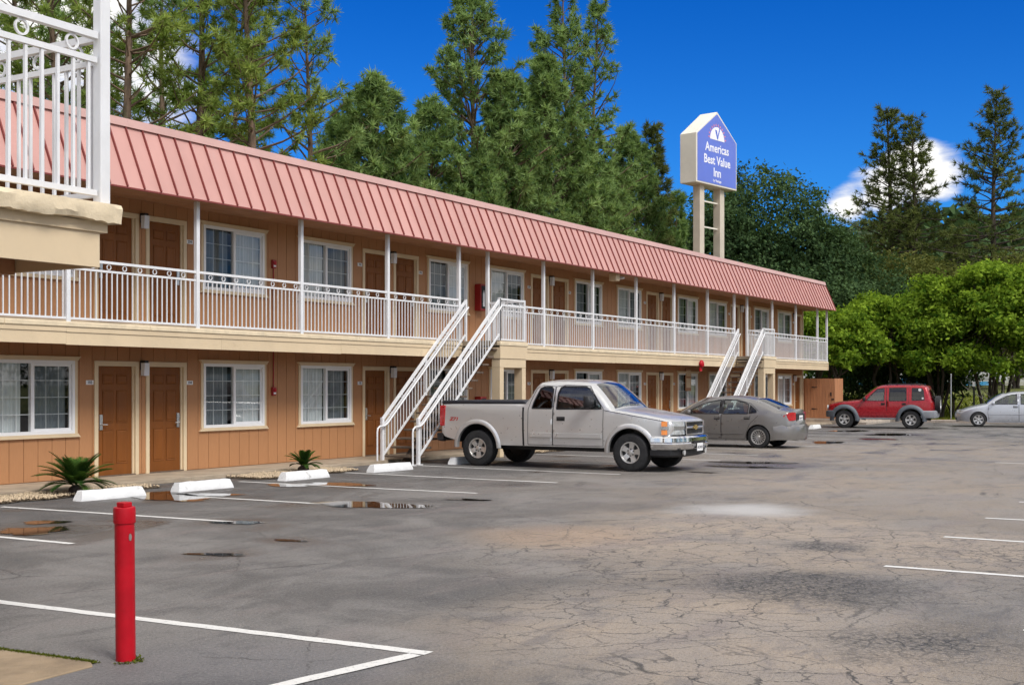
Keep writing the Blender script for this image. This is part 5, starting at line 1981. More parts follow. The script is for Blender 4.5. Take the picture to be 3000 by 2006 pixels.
bar_on_side(car, -0.50, 0.03, 0.655, 0.765, 0.022, 'side_moulding', m_pewter, dR[0], (1,))
bar_on_side(car, -0.50, 0.03, 0.655, 0.765, 0.022, 'side_moulding', m_pewter, dR[1], (-1,))
handle(car, dF, 0.24, 1.06, m_black, 0.20)
mirrors(car, 0.98, 1.42, m_black, 0.16, 0.22, 0.26, 0.08)
put_wheels(tr_, make_wheel(0.392, 0.265, 0.225, 5, 'truck'), (1.85, -1.85), 0.39, 0.84)
# bed cover
MB().prism([(-2.83, 1.36), (-0.64, 1.37), (-0.64, 1.425), (-0.72, 1.445), (-2.76, 1.435), (-2.83, 1.41)], 'y', -0.93, 0.93).build('bed_cover', m_tonneau, tr_, bevel=0.02, smooth=50)
# front end
fp = [(2.40, 0.935), (2.56, 0.915), (2.66, 0.87), (2.74, 0.76), (2.80, 0.55), (2.83, 0.30), (2.84, 0.0)]
bp_ = [(2.33, 0.955), (2.55, 0.95), (2.70, 0.91), (2.80, 0.80), (2.88, 0.58), (2.92, 0.30), (2.93, 0.0)]
bm_ = sweep(bp_, [(-0.08, 0.46), (0.015, 0.465), (0.045, 0.52), (0.05, 0.58), (0.035, 0.60), (0.055, 0.62), (0.05, 0.70), (0.01, 0.735), (-0.08, 0.735)], 'front_bumper', m_chrome, tr_, 35)
sweep([(2.30, 0.94), (2.55, 0.93), (2.70, 0.88), (2.82, 0.55), (2.86, 0.0)], [(-0.10, 0.30), (0.02, 0.34), (0.03, 0.455), (-0.10, 0.455)], 'front_valance', m_black, tr_)
for y in (0.56, -0.56):
    MB().lathe([(0.02, 0.0), (0.05, 0.02), (0.055, 0.05)], 16, 'x', (2.84, y, 0.40)).build('fog_lamp', m_lensclear, bm_, smooth=40)
MB().box(2.955, 2.985, -0.30, 0.30, 0.575, 0.635).build('bumper_slot', m_black, bm_)
# grille: chrome surround, dark mesh, bar with gold badge
gx = 2.862
gs = MB().box(gx - 0.10, gx + 0.02, -0.43, 0.43, 0.745, 0.775).box(gx - 0.13, gx + 0.01, -0.46, 0.46, 1.005, 1.035).prism([(-0.43, 0.745), (-0.40, 0.745), (-0.43, 1.035), (-0.46, 1.035)], 'x', gx - 0.12, gx + 0.012).prism([(0.43, 0.745), (0.40, 0.745), (0.43, 1.035), (0.46, 1.035)], 'x', gx - 0.12, gx + 0.012)
gr = gs.build('grille', m_chrome, tr_, bevel=0.006)
MB().box(gx - 0.09, gx - 0.03, -0.44, 0.44, 0.77, 1.01).build('grille_mesh', m_black, gr)
MB().box(gx - 0.04, gx + 0.028, -0.42, 0.42, 0.875, 0.925).build('grille_bar', m_chrome, gr, bevel=0.012)
MB().prism([(-0.11, 0.885), (-0.045, 0.885), (-0.035, 0.855), (0.045, 0.855), (0.05, 0.885), (0.11, 0.885), (0.12, 0.925), (0.05, 0.925), (0.045, 0.955), (-0.045, 0.955), (-0.05, 0.925), (-0.12, 0.925)], 'x', gx + 0.022, gx + 0.042).build('badge', m_gold, gr)
for sd in (1, -1):
    hp = [(2.80, 0.47 * sd), (2.76, 0.66 * sd), (2.69, 0.80 * sd), (2.63, 0.865 * sd)]
    ap = [(2.63, 0.866 * sd), (2.57, 0.90 * sd), (2.53, 0.915 * sd)]
    for z0, z1 in ((0.935, 1.035), (0.765, 0.865)):
        a_ = sweep(hp, [(-0.03, z0), (0.052, z0), (0.042, z1), (-0.03, z1)], 'headlight', m_lensclear, tr_, 30, mirror=False)
        sweep(ap, [(-0.03, z0), (0.052, z0), (0.042, z1), (-0.03, z1)], 'turn_signal', m_amber, tr_, 30, mirror=False)
    sweep(hp + ap[1:], [(-0.03, 0.868), (0.052, 0.868), (0.052, 0.932), (-0.03, 0.932)], 'headlight_bar', m_chrome, tr_, 30, mirror=False)
    MB().box(-2.845, -2.70, sd * 0.90 - 0.075, sd * 0.90 + 0.07, 0.86, 1.32).build('tail_light', m_redlens, tr_, bevel=0.012)
plate(bm_, 2.99, 0.50, 1, '6KZ4823')
sweep([(-2.75, 0.93), (-2.92, 0.91), (-2.97, 0.80), (-2.97, 0.0)], [(-0.05, 0.52), (0.03, 0.55), (0.03, 0.70), (-0.05, 0.70)], 'rear_bumper', m_black, tr_)
for sd in (-1, 1):
    me = text_mesh('Z71', 0.105, m_redlens, 0.002, scale_x=1.3, bold=0.004, shear=0.25)
    link('decal', me, tr_, (-2.46, sd * (car.base_hw(-2.46, 1.02) + 0.004), 1.02), (R(90), 0, 0 if sd < 0 else R(180)))
MB().box(-2.6, 2.3, -0.45, 0.45, 0.36, 0.50).build('chassis', m_black, tr_)
MB().tube([(-1.85, -0.8, 0.39), (-1.85, 0.8, 0.39)], 0.06, 10).build('axle', m_black, tr_)
MB().tube([(1.85, -0.8, 0.39), (1.85, 0.8, 0.39)], 0.05, 10).build('axle', m_black, tr_)
cabin(tr_, 1.30, -0.55, (0.35, -0.28), 0.60, 0.80, 0.86, belt=1.20)
for y0 in (0.10, -0.55):
    MB().tube([(1.44, y0, 1.29), (1.36, y0 + 0.28, 1.365), (1.33, y0 + 0.50, 1.405)], 0.011, 6).build('wiper', m_black, tr_)

# ---- grey sedan
sd_ = thing('sedan', 'warm grey sedan parked nose in beyond the pickup truck', 'car', (34.93, -4.80, 0.0), R(90), 'parked sedans')
spec = dict(hw=0.875, belt=0.95, tumble=0.34, tumble2=0.28, bulge=0.035, zb=0.62, ftaper=(1.2, 0.24), rtaper=(-1.5, 0.16), xf=2.27, xr=-2.25, r=0.085,
            crown=dict(front=0.20, hood=0.06, windshield=0.14, roof=0.04, rear_window=0.10, deck=0.05, rear=0.10),
            bottom=[(-2.13, 0.27), (-1.76, 0.22), ('arch', -1.35, 0.315, 0.355, 0.22), (-0.97, 0.20), (0.97, 0.20), ('arch', 1.35, 0.315, 0.355, 0.22), (1.76, 0.21), (2.18, 0.26)],
            top=[('front', [(2.18, 0.26), (2.25, 0.40), (2.26, 0.52), (2.18, 0.66)]), ('hood', [(2.18, 0.66), (1.8, 0.80), (1.4, 0.885), (1.12, 0.935)]), ('windshield', [(1.12, 0.935), (0.75, 1.14), (0.30, 1.335)]),
                 ('roof', [(0.30, 1.335), (0.0, 1.405), (-0.45, 1.435), (-0.9, 1.405), (-1.22, 1.34)]), ('rear_window', [(-1.22, 1.34), (-1.55, 1.215), (-1.86, 1.075)]), ('deck', [(-1.86, 1.075), (-2.05, 1.05), (-2.20, 1.045)]), ('rear', [(-2.20, 1.045), (-2.19, 0.86), (-2.25, 0.66), (-2.24, 0.42), (-2.13, 0.27)])])
car = Car(sd_, spec)
fd = [(-0.245, 0.25), (0.98, 0.25), (1.02, 0.60), (0.98, 0.93), (0.30, 1.275), (-0.24, 1.375)]
rd = [(-0.96, 0.25), (-0.255, 0.25), (-0.25, 1.375), (-0.70, 1.355), (-1.10, 1.25), (-1.34, 1.05), (-1.33, 0.90), (-1.10, 0.68), (-1.0, 0.42)]
fw_ = [(-0.19, 0.955), (0.86, 0.955), (0.55, 1.125), (0.22, 1.265), (0.0, 1.325), (-0.18, 1.35)]
rw_ = [(-1.04, 0.965), (-0.30, 0.955), (-0.29, 1.355), (-0.60, 1.35), (-0.90, 1.285), (-1.04, 1.225)]
qw_ = [(-1.29, 1.0), (-1.08, 0.97), (-1.08, 1.21), (-1.20, 1.12), (-1.28, 1.06)]
car.body(m_greypaint, [fd, rd], [], {'windshield': m_screenglass, 'rear_window': m_tinted}, {})
dF = car.side_part('door', fd, m_greypaint, holes=[fw_])
dR = car.side_part('door', rd, m_greypaint, holes=[rw_, qw_])
for lp, mm in ((fw_, m_carglass), (rw_, m_carglass), (qw_, m_tinted)):
    g_ = car.side_part('window', lp, mm, off=-0.010)
    car.seam(lp, w=0.026, off=0.001, name='window_seal', parent=g_)
car.side_part('pillar_trim', [(-0.295, 0.955), (-0.185, 0.955), (-0.175, 1.35), (-0.292, 1.352)], m_black, off=0.002)
car.seam(fd, parent=dF)
car.seam(rd, parent=dR)
handle(car, dF, -0.12, 0.835, m_greypaint, 0.18)
handle(car, dR, -1.02, 0.845, m_greypaint, 0.18)
bar_on_side(car, -0.93, 0.95, 0.385, 0.415, 0.014, 'side_moulding', m_greypaint)
mirrors(car, 0.72, 1.00, m_greypaint, 0.12, 0.16, 0.12, 0.03)
put_wheels(sd_, make_wheel(0.315, 0.205, 0.215, 16, 'multi'), (1.35, -1.35), 0.315, 0.755)
cabin(sd_, 1.0, -1.3, (0.05, -0.75), 0.30, 0.42, 0.72, belt=0.90)
for sg in (1, -1):
    car_tail = [(-1.88, 0.775 * sg), (-2.06, 0.755 * sg), (-2.18, 0.69 * sg), (-2.26, 0.52 * sg), (-2.285, 0.42 * sg)]
    vs = []
    for i, (x, y) in enumerate(car_tail):
        z0, z1 = (0.735, 0.76, 0.77, 0.78, 0.80)[i], (0.80, 0.93, 1.0, 1.015, 1.0)[i]
        nrm = Vector((x + 1.5, y * 1.0)).normalized()
        vs += [(x + nrm.x * 0.02, y + nrm.y * 0.02, z0), (x + nrm.x * 0.02, y + nrm.y * 0.02, z1), (x - nrm.x * 0.05, y - nrm.y * 0.05, z1), (x - nrm.x * 0.05, y - nrm.y * 0.05, z0)]
    n_ = len(car_tail)
    fs = [(4 * i + j, 4 * i + (j + 1) % 4, 4 * i + 4 + (j + 1) % 4, 4 * i + 4 + j) for i in range(n_ - 1) for j in range(4)] + [(0, 1, 2, 3), (4 * n_ - 1, 4 * n_ - 2, 4 * n_ - 3, 4 * n_ - 4)]
    MB().add(vs, fs).build('tail_light', m_redlens, sd_, smooth=40)
    MB().lathe([(0.02, 0.0), (0.07, -0.03)], 14, 'x', (2.12, sg * 0.60, 0.62)).build('headlight', m_lensclear, sd_, smooth=40)
MB().box(-2.305, -2.24, -0.38, 0.38, 0.70, 0.98).build('plate_panel', m_black, sd_, bevel=0.02)
plate(sd_, -2.312, 0.84, -1, '5RBY917')
sweep([(-1.78, 0.835), (-2.02, 0.80), (-2.20, 0.71), (-2.33, 0.48), (-2.37, 0.0)], [(-0.06, 0.25), (0.005, 0.24), (0.028, 0.40), (0.024, 0.60), (0.0, 0.66), (-0.06, 0.66)], 'rear_bumper', m_greypaint, sd_)
MB().tube([(-2.30, -0.42, 0.24), (-2.12, -0.42, 0.24)], 0.035, 10).build('exhaust', m_black, sd_, smooth=40)

# ---- red sport-utility vehicle
uv_ = thing('sport_utility_vehicle', 'dark red sport-utility vehicle with grey fender flares and rear spare wheel', 'car', (53.10, -4.62, 0.0), R(97))
spec = dict(hw=0.87, belt=1.12, tumble=0.16, tumble2=0.12, bulge=0.025, zb=0.80, ftaper=(1.1, 0.14), rtaper=(-1.7, 0.06), xf=2.02, xr=-2.2, r=0.08,
            crown=dict(front=0.08, hood=0.05, windshield=0.09, roof=0.04, rear=0.06),
            bottom=[(-2.12, 0.50), (-1.80, 0.46), ('arch', -1.325, 0.37, 0.45, 0.42), (-0.85, 0.40), (0.85, 0.40), ('arch', 1.325, 0.37, 0.45, 0.42), (1.80, 0.46), (1.98, 0.52)],
            top=[('front', [(1.98, 0.52), (2.01, 0.70), (2.0, 0.88), (1.93, 0.97)]), ('hood', [(1.93, 0.97), (1.7, 1.03), (1.2, 1.09), (0.70, 1.14)]), ('windshield', [(0.70, 1.14), (0.36, 1.44), (0.04, 1.68)]),
                 ('roof', [(0.04, 1.68), (-0.15, 1.745), (-0.8, 1.775), (-1.6, 1.76), (-1.93, 1.71)]), ('rear', [(-1.93, 1.71), (-2.02, 1.45), (-2.11, 1.12), (-2.16, 0.85), (-2.12, 0.50)])])
car = Car(uv_, spec)
fd = [(-0.36, 0.44), (0.78, 0.44), (0.80, 0.75), (0.60, 1.10), (0.42, 1.16), (0.02, 1.62), (-0.35, 1.675)]
rd = [(-0.86, 0.44), (-0.37, 0.44), (-0.36, 1.675), (-1.22, 1.69), (-1.24, 1.05), (-1.05, 0.86), (-0.92, 0.72)]
fw_ = [(-0.26, 1.13), (0.44, 1.14), (0.30, 1.32), (0.06, 1.57), (-0.02, 1.615), (-0.27, 1.635)]
rw_ = [(-1.14, 1.135), (-0.47, 1.13), (-0.47, 1.645), (-1.13, 1.655)]
qw_ = [(-1.84, 1.17), (-1.36, 1.15), (-1.36, 1.65), (-1.74, 1.64), (-1.80, 1.55)]
car.body(m_redcar, [fd, rd], [qw_], {'windshield': m_screenglass}, {})
dF = car.side_part('door', fd, m_redcar, holes=[fw_])
dR = car.side_part('door', rd, m_redcar, holes=[rw_])
for lp, mm in ((fw_, m_carglass), (rw_, m_tinted), (qw_, m_tinted)):
    g_ = car.side_part('window', lp, mm, off=-0.010)
    car.seam(lp, w=0.03, off=0.001, name='window_seal', parent=g_)
car.seam(fd, parent=dF)
car.seam(rd, parent=dR)
handle(car, dF, -0.22, 1.0, m_black, 0.16)
handle(car, dR, -1.05, 1.0, m_black, 0.16)
flare(car, 1.325, 0.37, 0.445, 0.62, m_cladding, -8, 188, 0.075)
flare(car, -1.325, 0.37, 0.445, 0.62, m_cladding, -8, 188, 0.075)
bar_on_side(car, -0.84, 0.84, 0.50, 0.72, 0.016, 'side_moulding', m_redcar)
bar_on_side(car, -0.86, 0.86, 0.37, 0.44, 0.03, 'sill_cladding', m_cladlight)
mirrors(car, 0.52, 1.20, m_black, 0.12, 0.18, 0.16, 0.03)
put_wheels(uv_, make_wheel(0.365, 0.235, 0.215, 5, 'six'), (1.325, -1.325), 0.36, 0.765)
b_, t_, r_, n__ = make_wheel(0.355, 0.22, 0.21, 5, 'six')
sw_ = link('spare_wheel', b_, uv_, (-2.30, 0.05, 0.98), (0, 0, R(-90)))
link('tyre', t_, sw_)
link('rim', r_, sw_)
MB().prism([(1.2, 0.0), (0.8, 0.0), (0.8, 0.09), (1.2, 0.09)], 'y', -0.05, 0.15).build('spare_bracket', m_black, uv_, (-3.15, 0, 0.93))
sweep([(-1.72, 0.885), (-2.05, 0.885), (-2.20, 0.82), (-2.26, 0.60), (-2.28, 0.0)], [(-0.05, 0.46), (0.01, 0.44), (0.035, 0.50), (0.03, 0.70), (-0.02, 0.74), (-0.05, 0.74)], 'rear_bumper', m_cladlight, uv_)
sweep([(1.74, 0.86), (1.96, 0.82), (2.06, 0.70), (2.12, 0.40), (2.14, 0.0)], [(-0.06, 0.46), (0.02, 0.45), (0.035, 0.54), (0.03, 0.70), (-0.06, 0.73)], 'front_bumper', m_cladding, uv_)
MB().box(1.98, 2.09, -0.50, 0.50, 0.76, 0.94).build('grille', m_black, uv_, bevel=0.01)
for sg in (1, -1):
    MB().box(-2.165, -1.97, sg * 0.775 - 0.05, sg * 0.775 + 0.05, 0.80, 1.08).build('tail_light', m_redlens, uv_, bevel=0.012)
    MB().lathe([(0.10, 0.0), (0.10, 0.05), (0.02, 0.07)], 18, 'x', (2.0, sg * 0.62, 0.85)).build('headlight', m_lensclear, uv_, smooth=40)
    MB().tube([(-0.35, sg * 0.60, 1.76), (-0.40, sg * 0.60, 1.815), (-1.60, sg * 0.60, 1.82), (-1.68, sg * 0.60, 1.76)], 0.02, 8).build('roof_rack', m_black, uv_, smooth=60)
for xx in (-0.75, -1.35):
    MB().tube([(xx, -0.6, 1.82), (xx, 0.6, 1.82)], 0.016, 6).build('roof_rack', m_black, uv_, smooth=60)
# rear window pane and stickers
MB().add([(-1.99, -0.56, 1.60), (-1.99, 0.56, 1.60), (-2.13, 0.60, 1.16), (-2.13, -0.60, 1.16)], [(0, 1, 2, 3)]).build('rear_window', m_tinted, uv_, (-0.062, 0, 0))
for x, z, r_ in ((-1.66, 1.58, 0.06), (-1.78, 1.24, 0.04)):
    w_ = car.base_hw(x, z)
    MB().lathe([(0.001, 0), (r_, 0), (r_, 0.002), (0.001, 0.002)], 14, 'y', (x, w_ + 0.004, z)).build('sticker', m_plate, uv_)
cabin(uv_, 0.62, -1.7, (-0.10, -0.95), 0.50, 0.66, 0.74, belt=1.08)

# ---- silver sedan at the right edge
sv_ = thing('sedan', 'silver sedan cut by the right edge of the picture, under the trees', 'car', (57.30, -9.05, 0.0), R(102), 'parked sedans')
spec = dict(hw=0.85, belt=0.96, tumble=0.30, tumble2=0.24, bulge=0.03, zb=0.62, ftaper=(1.1, 0.22), rtaper=(-1.5, 0.14), xf=2.07, xr=-2.25, r=0.085,
            crown=dict(front=0.18, hood=0.06, windshield=0.13, roof=0.04, rear_window=0.10, deck=0.05, rear=0.10),
            bottom=[(-2.15, 0.28), (-1.70, 0.22), ('arch', -1.30, 0.31, 0.35, 0.22), (-0.93, 0.19), (0.93, 0.19), ('arch', 1.30, 0.31, 0.35, 0.22), (1.70, 0.21), (2.0, 0.26)],
            top=[('front', [(2.0, 0.26), (2.06, 0.42), (2.06, 0.54), (1.98, 0.64)]), ('hood', [(1.98, 0.64), (1.72, 0.77), (1.3, 0.885), (0.98, 0.945)]), ('windshield', [(0.98, 0.945), (0.62, 1.19), (0.26, 1.375)]),
                 ('roof', [(0.26, 1.375), (0.0, 1.445), (-0.5, 1.48), (-1.0, 1.45), (-1.30, 1.385)]), ('rear_window', [(-1.30, 1.385), (-1.6, 1.24), (-1.88, 1.08)]), ('deck', [(-1.88, 1.08), (-2.2, 1.04)]), ('rear', [(-2.2, 1.04), (-2.25, 0.70), (-2.15, 0.28)])])
car = Car(sv_, spec)
fd = [(-0.30, 0.24), (0.88, 0.24), (0.93, 0.60), (0.88, 0.94), (0.26, 1.31), (-0.29, 1.41)]
rd = [(-0.94, 0.24), (-0.31, 0.24), (-0.30, 1.41), (-0.80, 1.395), (-1.15, 1.30), (-1.32, 1.10), (-1.30, 0.90), (-1.06, 0.66)]
fw_ = [(-0.24, 0.965), (0.78, 0.965), (0.50, 1.14), (0.20, 1.30), (-0.02, 1.365), (-0.24, 1.385)]
rw_ = [(-1.22, 0.985), (-0.37, 0.965), (-0.37, 1.39), (-0.78, 1.375), (-1.06, 1.30), (-1.24, 1.08)]
car.body(m_silver, [fd, rd], [], {'windshield': m_screenglass, 'rear_window': m_tinted}, {})
dF = car.side_part('door', fd, m_silver, holes=[fw_])
dR = car.side_part('door', rd, m_silver, holes=[rw_])
for lp in (fw_, rw_):
    g_ = car.side_part('window', lp, m_carglass, off=-0.010)
    car.seam(lp, w=0.024, off=0.001, name='window_seal', parent=g_)
car.seam(fd, parent=dF)
car.seam(rd, parent=dR)
handle(car, dF, -0.16, 0.86, m_silver, 0.18)
handle(car, dR, -1.02, 0.86, m_silver, 0.18)
bar_on_side(car, -0.90, 0.90, 0.52, 0.565, 0.012, 'side_moulding', m_silver)
mirrors(car, 0.72, 1.01, m_silver, 0.12, 0.16, 0.12, 0.03)
put_wheels(sv_, make_wheel(0.31, 0.20, 0.205, 6, 'six'), (1.30, -1.30), 0.31, 0.735)
cabin(sv_, 0.9, -1.35, (0.0, -0.80), 0.30, 0.44, 0.70, belt=0.91)
for sg in (1, -1):
    sweep([(1.62, 0.765 * sg), (1.82, 0.70 * sg), (1.99, 0.58 * sg), (2.09, 0.42 * sg)], [(-0.05, 0.60), (0.012, 0.585), (0.006, 0.70), (-0.05, 0.72)], 'headlight', m_lensclear, sv_, 40, mirror=False)
MB().box(2.10, 2.215, -0.32, 0.32, 0.30, 0.42).build('grille', m_black, sv_, bevel=0.01)

# ------------------------------------------------------------------ trees and far things


def unit(v):
    return v / (np.linalg.norm(v, axis=-1, keepdims=True) + 1e-9)


def needles(P, D, S, k, length, width, rng, spread=1.0, tintbase=None, flat=0.0):
    """k thin blades around each tuft point; returns verts, tris, tint."""
    n = len(P)
    P = np.repeat(P, k, 0)
    D = np.repeat(D, k, 0)
    S = np.repeat(S, k)[:, None]
    rnd = rng.normal(0, 1, (n * k, 3))
    if flat:
        rnd[:, 2] *= 1 - flat
    dr = unit(D * (1.25 - 0.45 * spread) + rnd * 0.62 * spread)
    ln = length * S * rng.uniform(0.65, 1.15, (n * k, 1))
    sd = unit(np.cross(dr, rng.normal(0, 1, (n * k, 3)))) * width * S * 0.5
    base = P + dr * 0.02
    V = np.stack([base - sd, base + sd, base + dr * ln], 1).reshape(-1, 3)
    T = np.arange(n * k * 3).reshape(-1, 3)
    tb = rng.beta(1.2, 1.6, n) if tintbase is None else tintbase
    tint = np.clip(np.repeat(tb, k) + rng.normal(0, 0.10, n * k), 0, 1)
    return V, T, np.repeat(tint, 3)


def conifer(name, label, pos, top, base, R0, seed, m, group, per=5, twigs=4, spacing=0.55, k=22, nl=0.28, nw=0.022, prof=0.8, up=(8, 58), droop=0.0, lean=(0, 0), trunk_r=0.20, bark=None, flat=0.0, spread=1.0, bare=0.0, low_fill=1.0, tmin=0.0):
    rng = np.random.default_rng(seed)
    x0, y0 = pos
    gz = ground_z(x0, y0)
    root = thing(name, label, 'tree', (x0, y0, gz), group=group)
    H = top - gz
    base = base - gz
    tb = MB()
    pts, rs = [], []
    ph = rng.uniform(0, 6, 2)
    nz = 14

    def axis(z):
        t = z / H
        return np.array([lean[0] * t * t + 0.16 * math.sin(2.2 * t * 3 + ph[0]), lean[1] * t * t + 0.16 * math.sin(2.0 * t * 3 + ph[1]), z])
    for i in range(nz + 1):
        z = H * i / nz
        pts.append(axis(z))
        rs.append(trunk_r * (1 - 0.93 * (i / nz) ** 0.9) + 0.012)
    tb.tube(pts, rs, 8)
    TP, TD, TS = [], [], []
    z = base
    while z < H - 0.15:
        t = (z - base) / (H - base)
        nb = max(3, int(round(per * rng.uniform(0.7, 1.3))))
        a0 = rng.uniform(0, 6.28)
        for b in range(nb):
            az = a0 + 6.283 * b / nb + rng.normal(0, 0.35)
            L = R0 * max(0.10, (1 - t) ** prof) * rng.uniform(0.55, 1.2) + 0.15
            if t < 0.18:
                L *= 0.65 + 1.9 * t
            el = R(up[0] + (up[1] - up[0]) * t + rng.normal(0, 9)) - droop * (1 - t)
            hd = np.array([math.cos(az), math.sin(az), 0.0])
            p = axis(z + rng.uniform(-0.2, 0.2))
            bp_ = [p]
            m_ = 5
            for i in range(m_):
                e2 = el + (0.38 if droop == 0 else 0.18) * (i / m_) ** 1.5
                p = p + (hd * math.cos(e2) + np.array([0, 0, math.sin(e2)])) * L / m_ + rng.normal(0, 0.03 * L / 2, 3)
                bp_.append(p)
            r0 = max(0.012, 0.020 * L * (0.8 + 0.4 * rng.random()))
            tb.tube(bp_, [r0 * (1 - 0.8 * i / m_) + 0.004 for i in range(m_ + 1)], 4, cap=False)
            if rng.random() < bare * (1 - t):
                continue
            nt_ = max(2, int(round(twigs * (0.45 + 0.75 * L / max(R0, 0.1)))))
            for q in range(nt_):
                s = tmin + (1.0 - tmin) * (0.28 + 0.72 * (q + rng.random() * 0.8) / nt_)
                s = min(1, s)
                i = min(m_ - 1, int(s * m_))
                a = bp_[i] + (bp_[i + 1] - bp_[i]) * (s * m_ - i)
                sd = np.array([-hd[1], hd[0], 0]) * rng.choice([-1, 1])
                td = unit(hd * 0.7 + sd * rng.uniform(0.2, 1.0) + np.array([0, 0, rng.uniform(0.0, 0.75) - droop * 0.9]))
                tl = (0.16 + 0.20 * L * (1.1 - s * 0.7)) * rng.uniform(0.5, 1.3)
                e = a + td * tl
                if tl > 0.3:
                    tb.tube([a, (a + e) / 2 + np.array([0, 0, -0.02]), e], [0.012, 0.009, 0.005], 3, cap=False)
                for u in ((0.55, 1.0) if tl > 0.35 else (1.0,)):
                    TP.append(a + (e - a) * u)
                    TD.append(unit(td + np.array([0, 0, 0.35 - droop])))
                    TS.append(rng.uniform(0.7, 1.25))
            TP.append(bp_[-1])
            TD.append(unit(bp_[-1] - bp_[-2]))
            TS.append(rng.uniform(0.8, 1.3))
        z += spacing * rng.uniform(0.7, 1.25) * (1.0 - 0.25 * t)
    for i in range(6):
        TP.append(axis(H - 0.1 * i))
        TD.append(np.array([0, 0, 1.0]))
        TS.append(0.9)
    tb.build('trunk', bark or m_bark, root, smooth=60)
    V, T, ti = needles(np.array(TP), np.array(TD), np.array(TS), k, nl, nw, rng, spread, flat=flat)
    link('crown', np_mesh('crown', V, T, m, ti), root)
    return root


def leaf_cloud(lobes, n, size, rng, clump=0.32, aspect=0.55, shell=0.35, per=26, up=0.35):
    """Leaves in clumps spread through the outer volume of ellipsoid lobes."""
    vol = np.array([(l[3] * l[4] * l[5]) ** (2 / 3) for l in lobes])
    nc = max(8, n // per)
    cnt = np.maximum(1, (nc * vol / vol.sum()).astype(int))
    Cn, Nn = [], []
    for l, c in zip(lobes, cnt):
        d = unit(rng.normal(0, 1, (c, 3)))
        low = d[:, 2] < -0.25
        d[low, 2] *= rng.choice([1.0, -1.0], low.sum(), p=[0.45, 0.55])
        rad = 1 - shell * rng.random((c, 1)) ** 1.6
        # lumpy surface
        lump = 1 + 0.13 * np.sin(5 * d[:, :1] + 3 * d[:, 1:2] + l[0]) + 0.10 * np.sin(9 * d[:, 2:3] + 6 * d[:, :1] + l[1])
        Cn.append(np.array(l[:3]) + d * np.array(l[3:6]) * rad * lump)
        Nn.append(d)
    Cn, Nn = np.concatenate(Cn), np.concatenate(Nn)
    m = len(Cn)
    tb = rng.beta(1.1, 1.4, m)
    cs = clump * rng.uniform(0.6, 1.4, m)
    P = np.repeat(Cn, per, 0) + rng.normal(0, 1, (m * per, 3)) * np.repeat(cs, per)[:, None] * np.array([1, 1, 0.7])
    N = unit(np.repeat(Nn, per, 0) * 0.6 + rng.normal(0, 0.65, (m * per, 3)) + np.array([0, 0, up]))
    A = unit(np.cross(N, rng.normal(0, 1, (m * per, 3))))
    B = np.cross(N, A)
    s = size * rng.uniform(0.6, 1.3, (m * per, 1))
    V = np.stack([P - A * s * 0.5, P + B * s * aspect * 0.5, P + A * s * 0.5 - N * s * 0.12, P - B * s * aspect * 0.5], 1).reshape(-1, 3)
    q = np.arange(m * per)[:, None] * 4
    T = np.concatenate([q + np.array([[0, 1, 2]]), q + np.array([[0, 2, 3]])], 1).reshape(-1, 3)
    ti = np.clip(np.repeat(tb, per) * 0.95 + 0.02 + rng.normal(0, 0.12, m * per), 0, 1)
    return V, T, np.repeat(ti, 4)


def broadleaf(name, label, pos, lobes, n, size, m, seed, group=None, stems=4, trunk_r=0.12, spread=0.9, cat='tree', clump=0.32, bark=None, per=26, shell=0.35):
    """lobes are relative to the foot of the tree."""
    rng = np.random.default_rng(seed)
    gz = ground_z(*pos)
    root = thing(name, label, cat, (pos[0], pos[1], gz), group=group)
    tb = MB()
    for i in range(stems):
        l = lobes[i % len(lobes)]
        a = 6.28 * i / stems + rng.uniform(-0.4, 0.4)
        s0 = np.array([math.cos(a), math.sin(a), 0]) * (0.16 if stems > 1 else 0)
        tip = np.array(l[:3]) + np.array([rng.normal(0, l[3] * 0.25), rng.normal(0, l[4] * 0.25), l[5] * 0.25])
        m1 = s0 + np.array([math.cos(a) * spread * 0.45, math.sin(a) * spread * 0.45, tip[2] * 0.35])
        m2 = m1 * 0.4 + tip * 0.6 + rng.normal(0, 0.15, 3)
        r = trunk_r * rng.uniform(0.7, 1.1)
        tb.tube([s0 * 1.3, s0 + np.array([0, 0, 0.25]), m1, m2, tip], [r * 1.35, r, r * 0.78, r * 0.5, r * 0.15], 7)
        for b in range(5):
            st = m1 + (m2 - m1) * rng.random()
            l2 = lobes[rng.integers(len(lobes))]
            e = np.array(l2[:3]) + rng.normal(0, 0.45, 3) * np.array(l2[3:6])
            mid = (st + e) / 2 + rng.normal(0, 0.15, 3) + np.array([0, 0, 0.1])
            tb.tube([st, mid, e], [r * 0.42, r * 0.28, r * 0.08], 5, cap=False)
    tb.build('trunk', bark or m_darkbark, root, smooth=60)
    V, T, ti = leaf_cloud(lobes, n, size, rng, clump, per=per, shell=shell)
    link('crown', np_mesh('crown', V, T, m, ti), root)
    return root


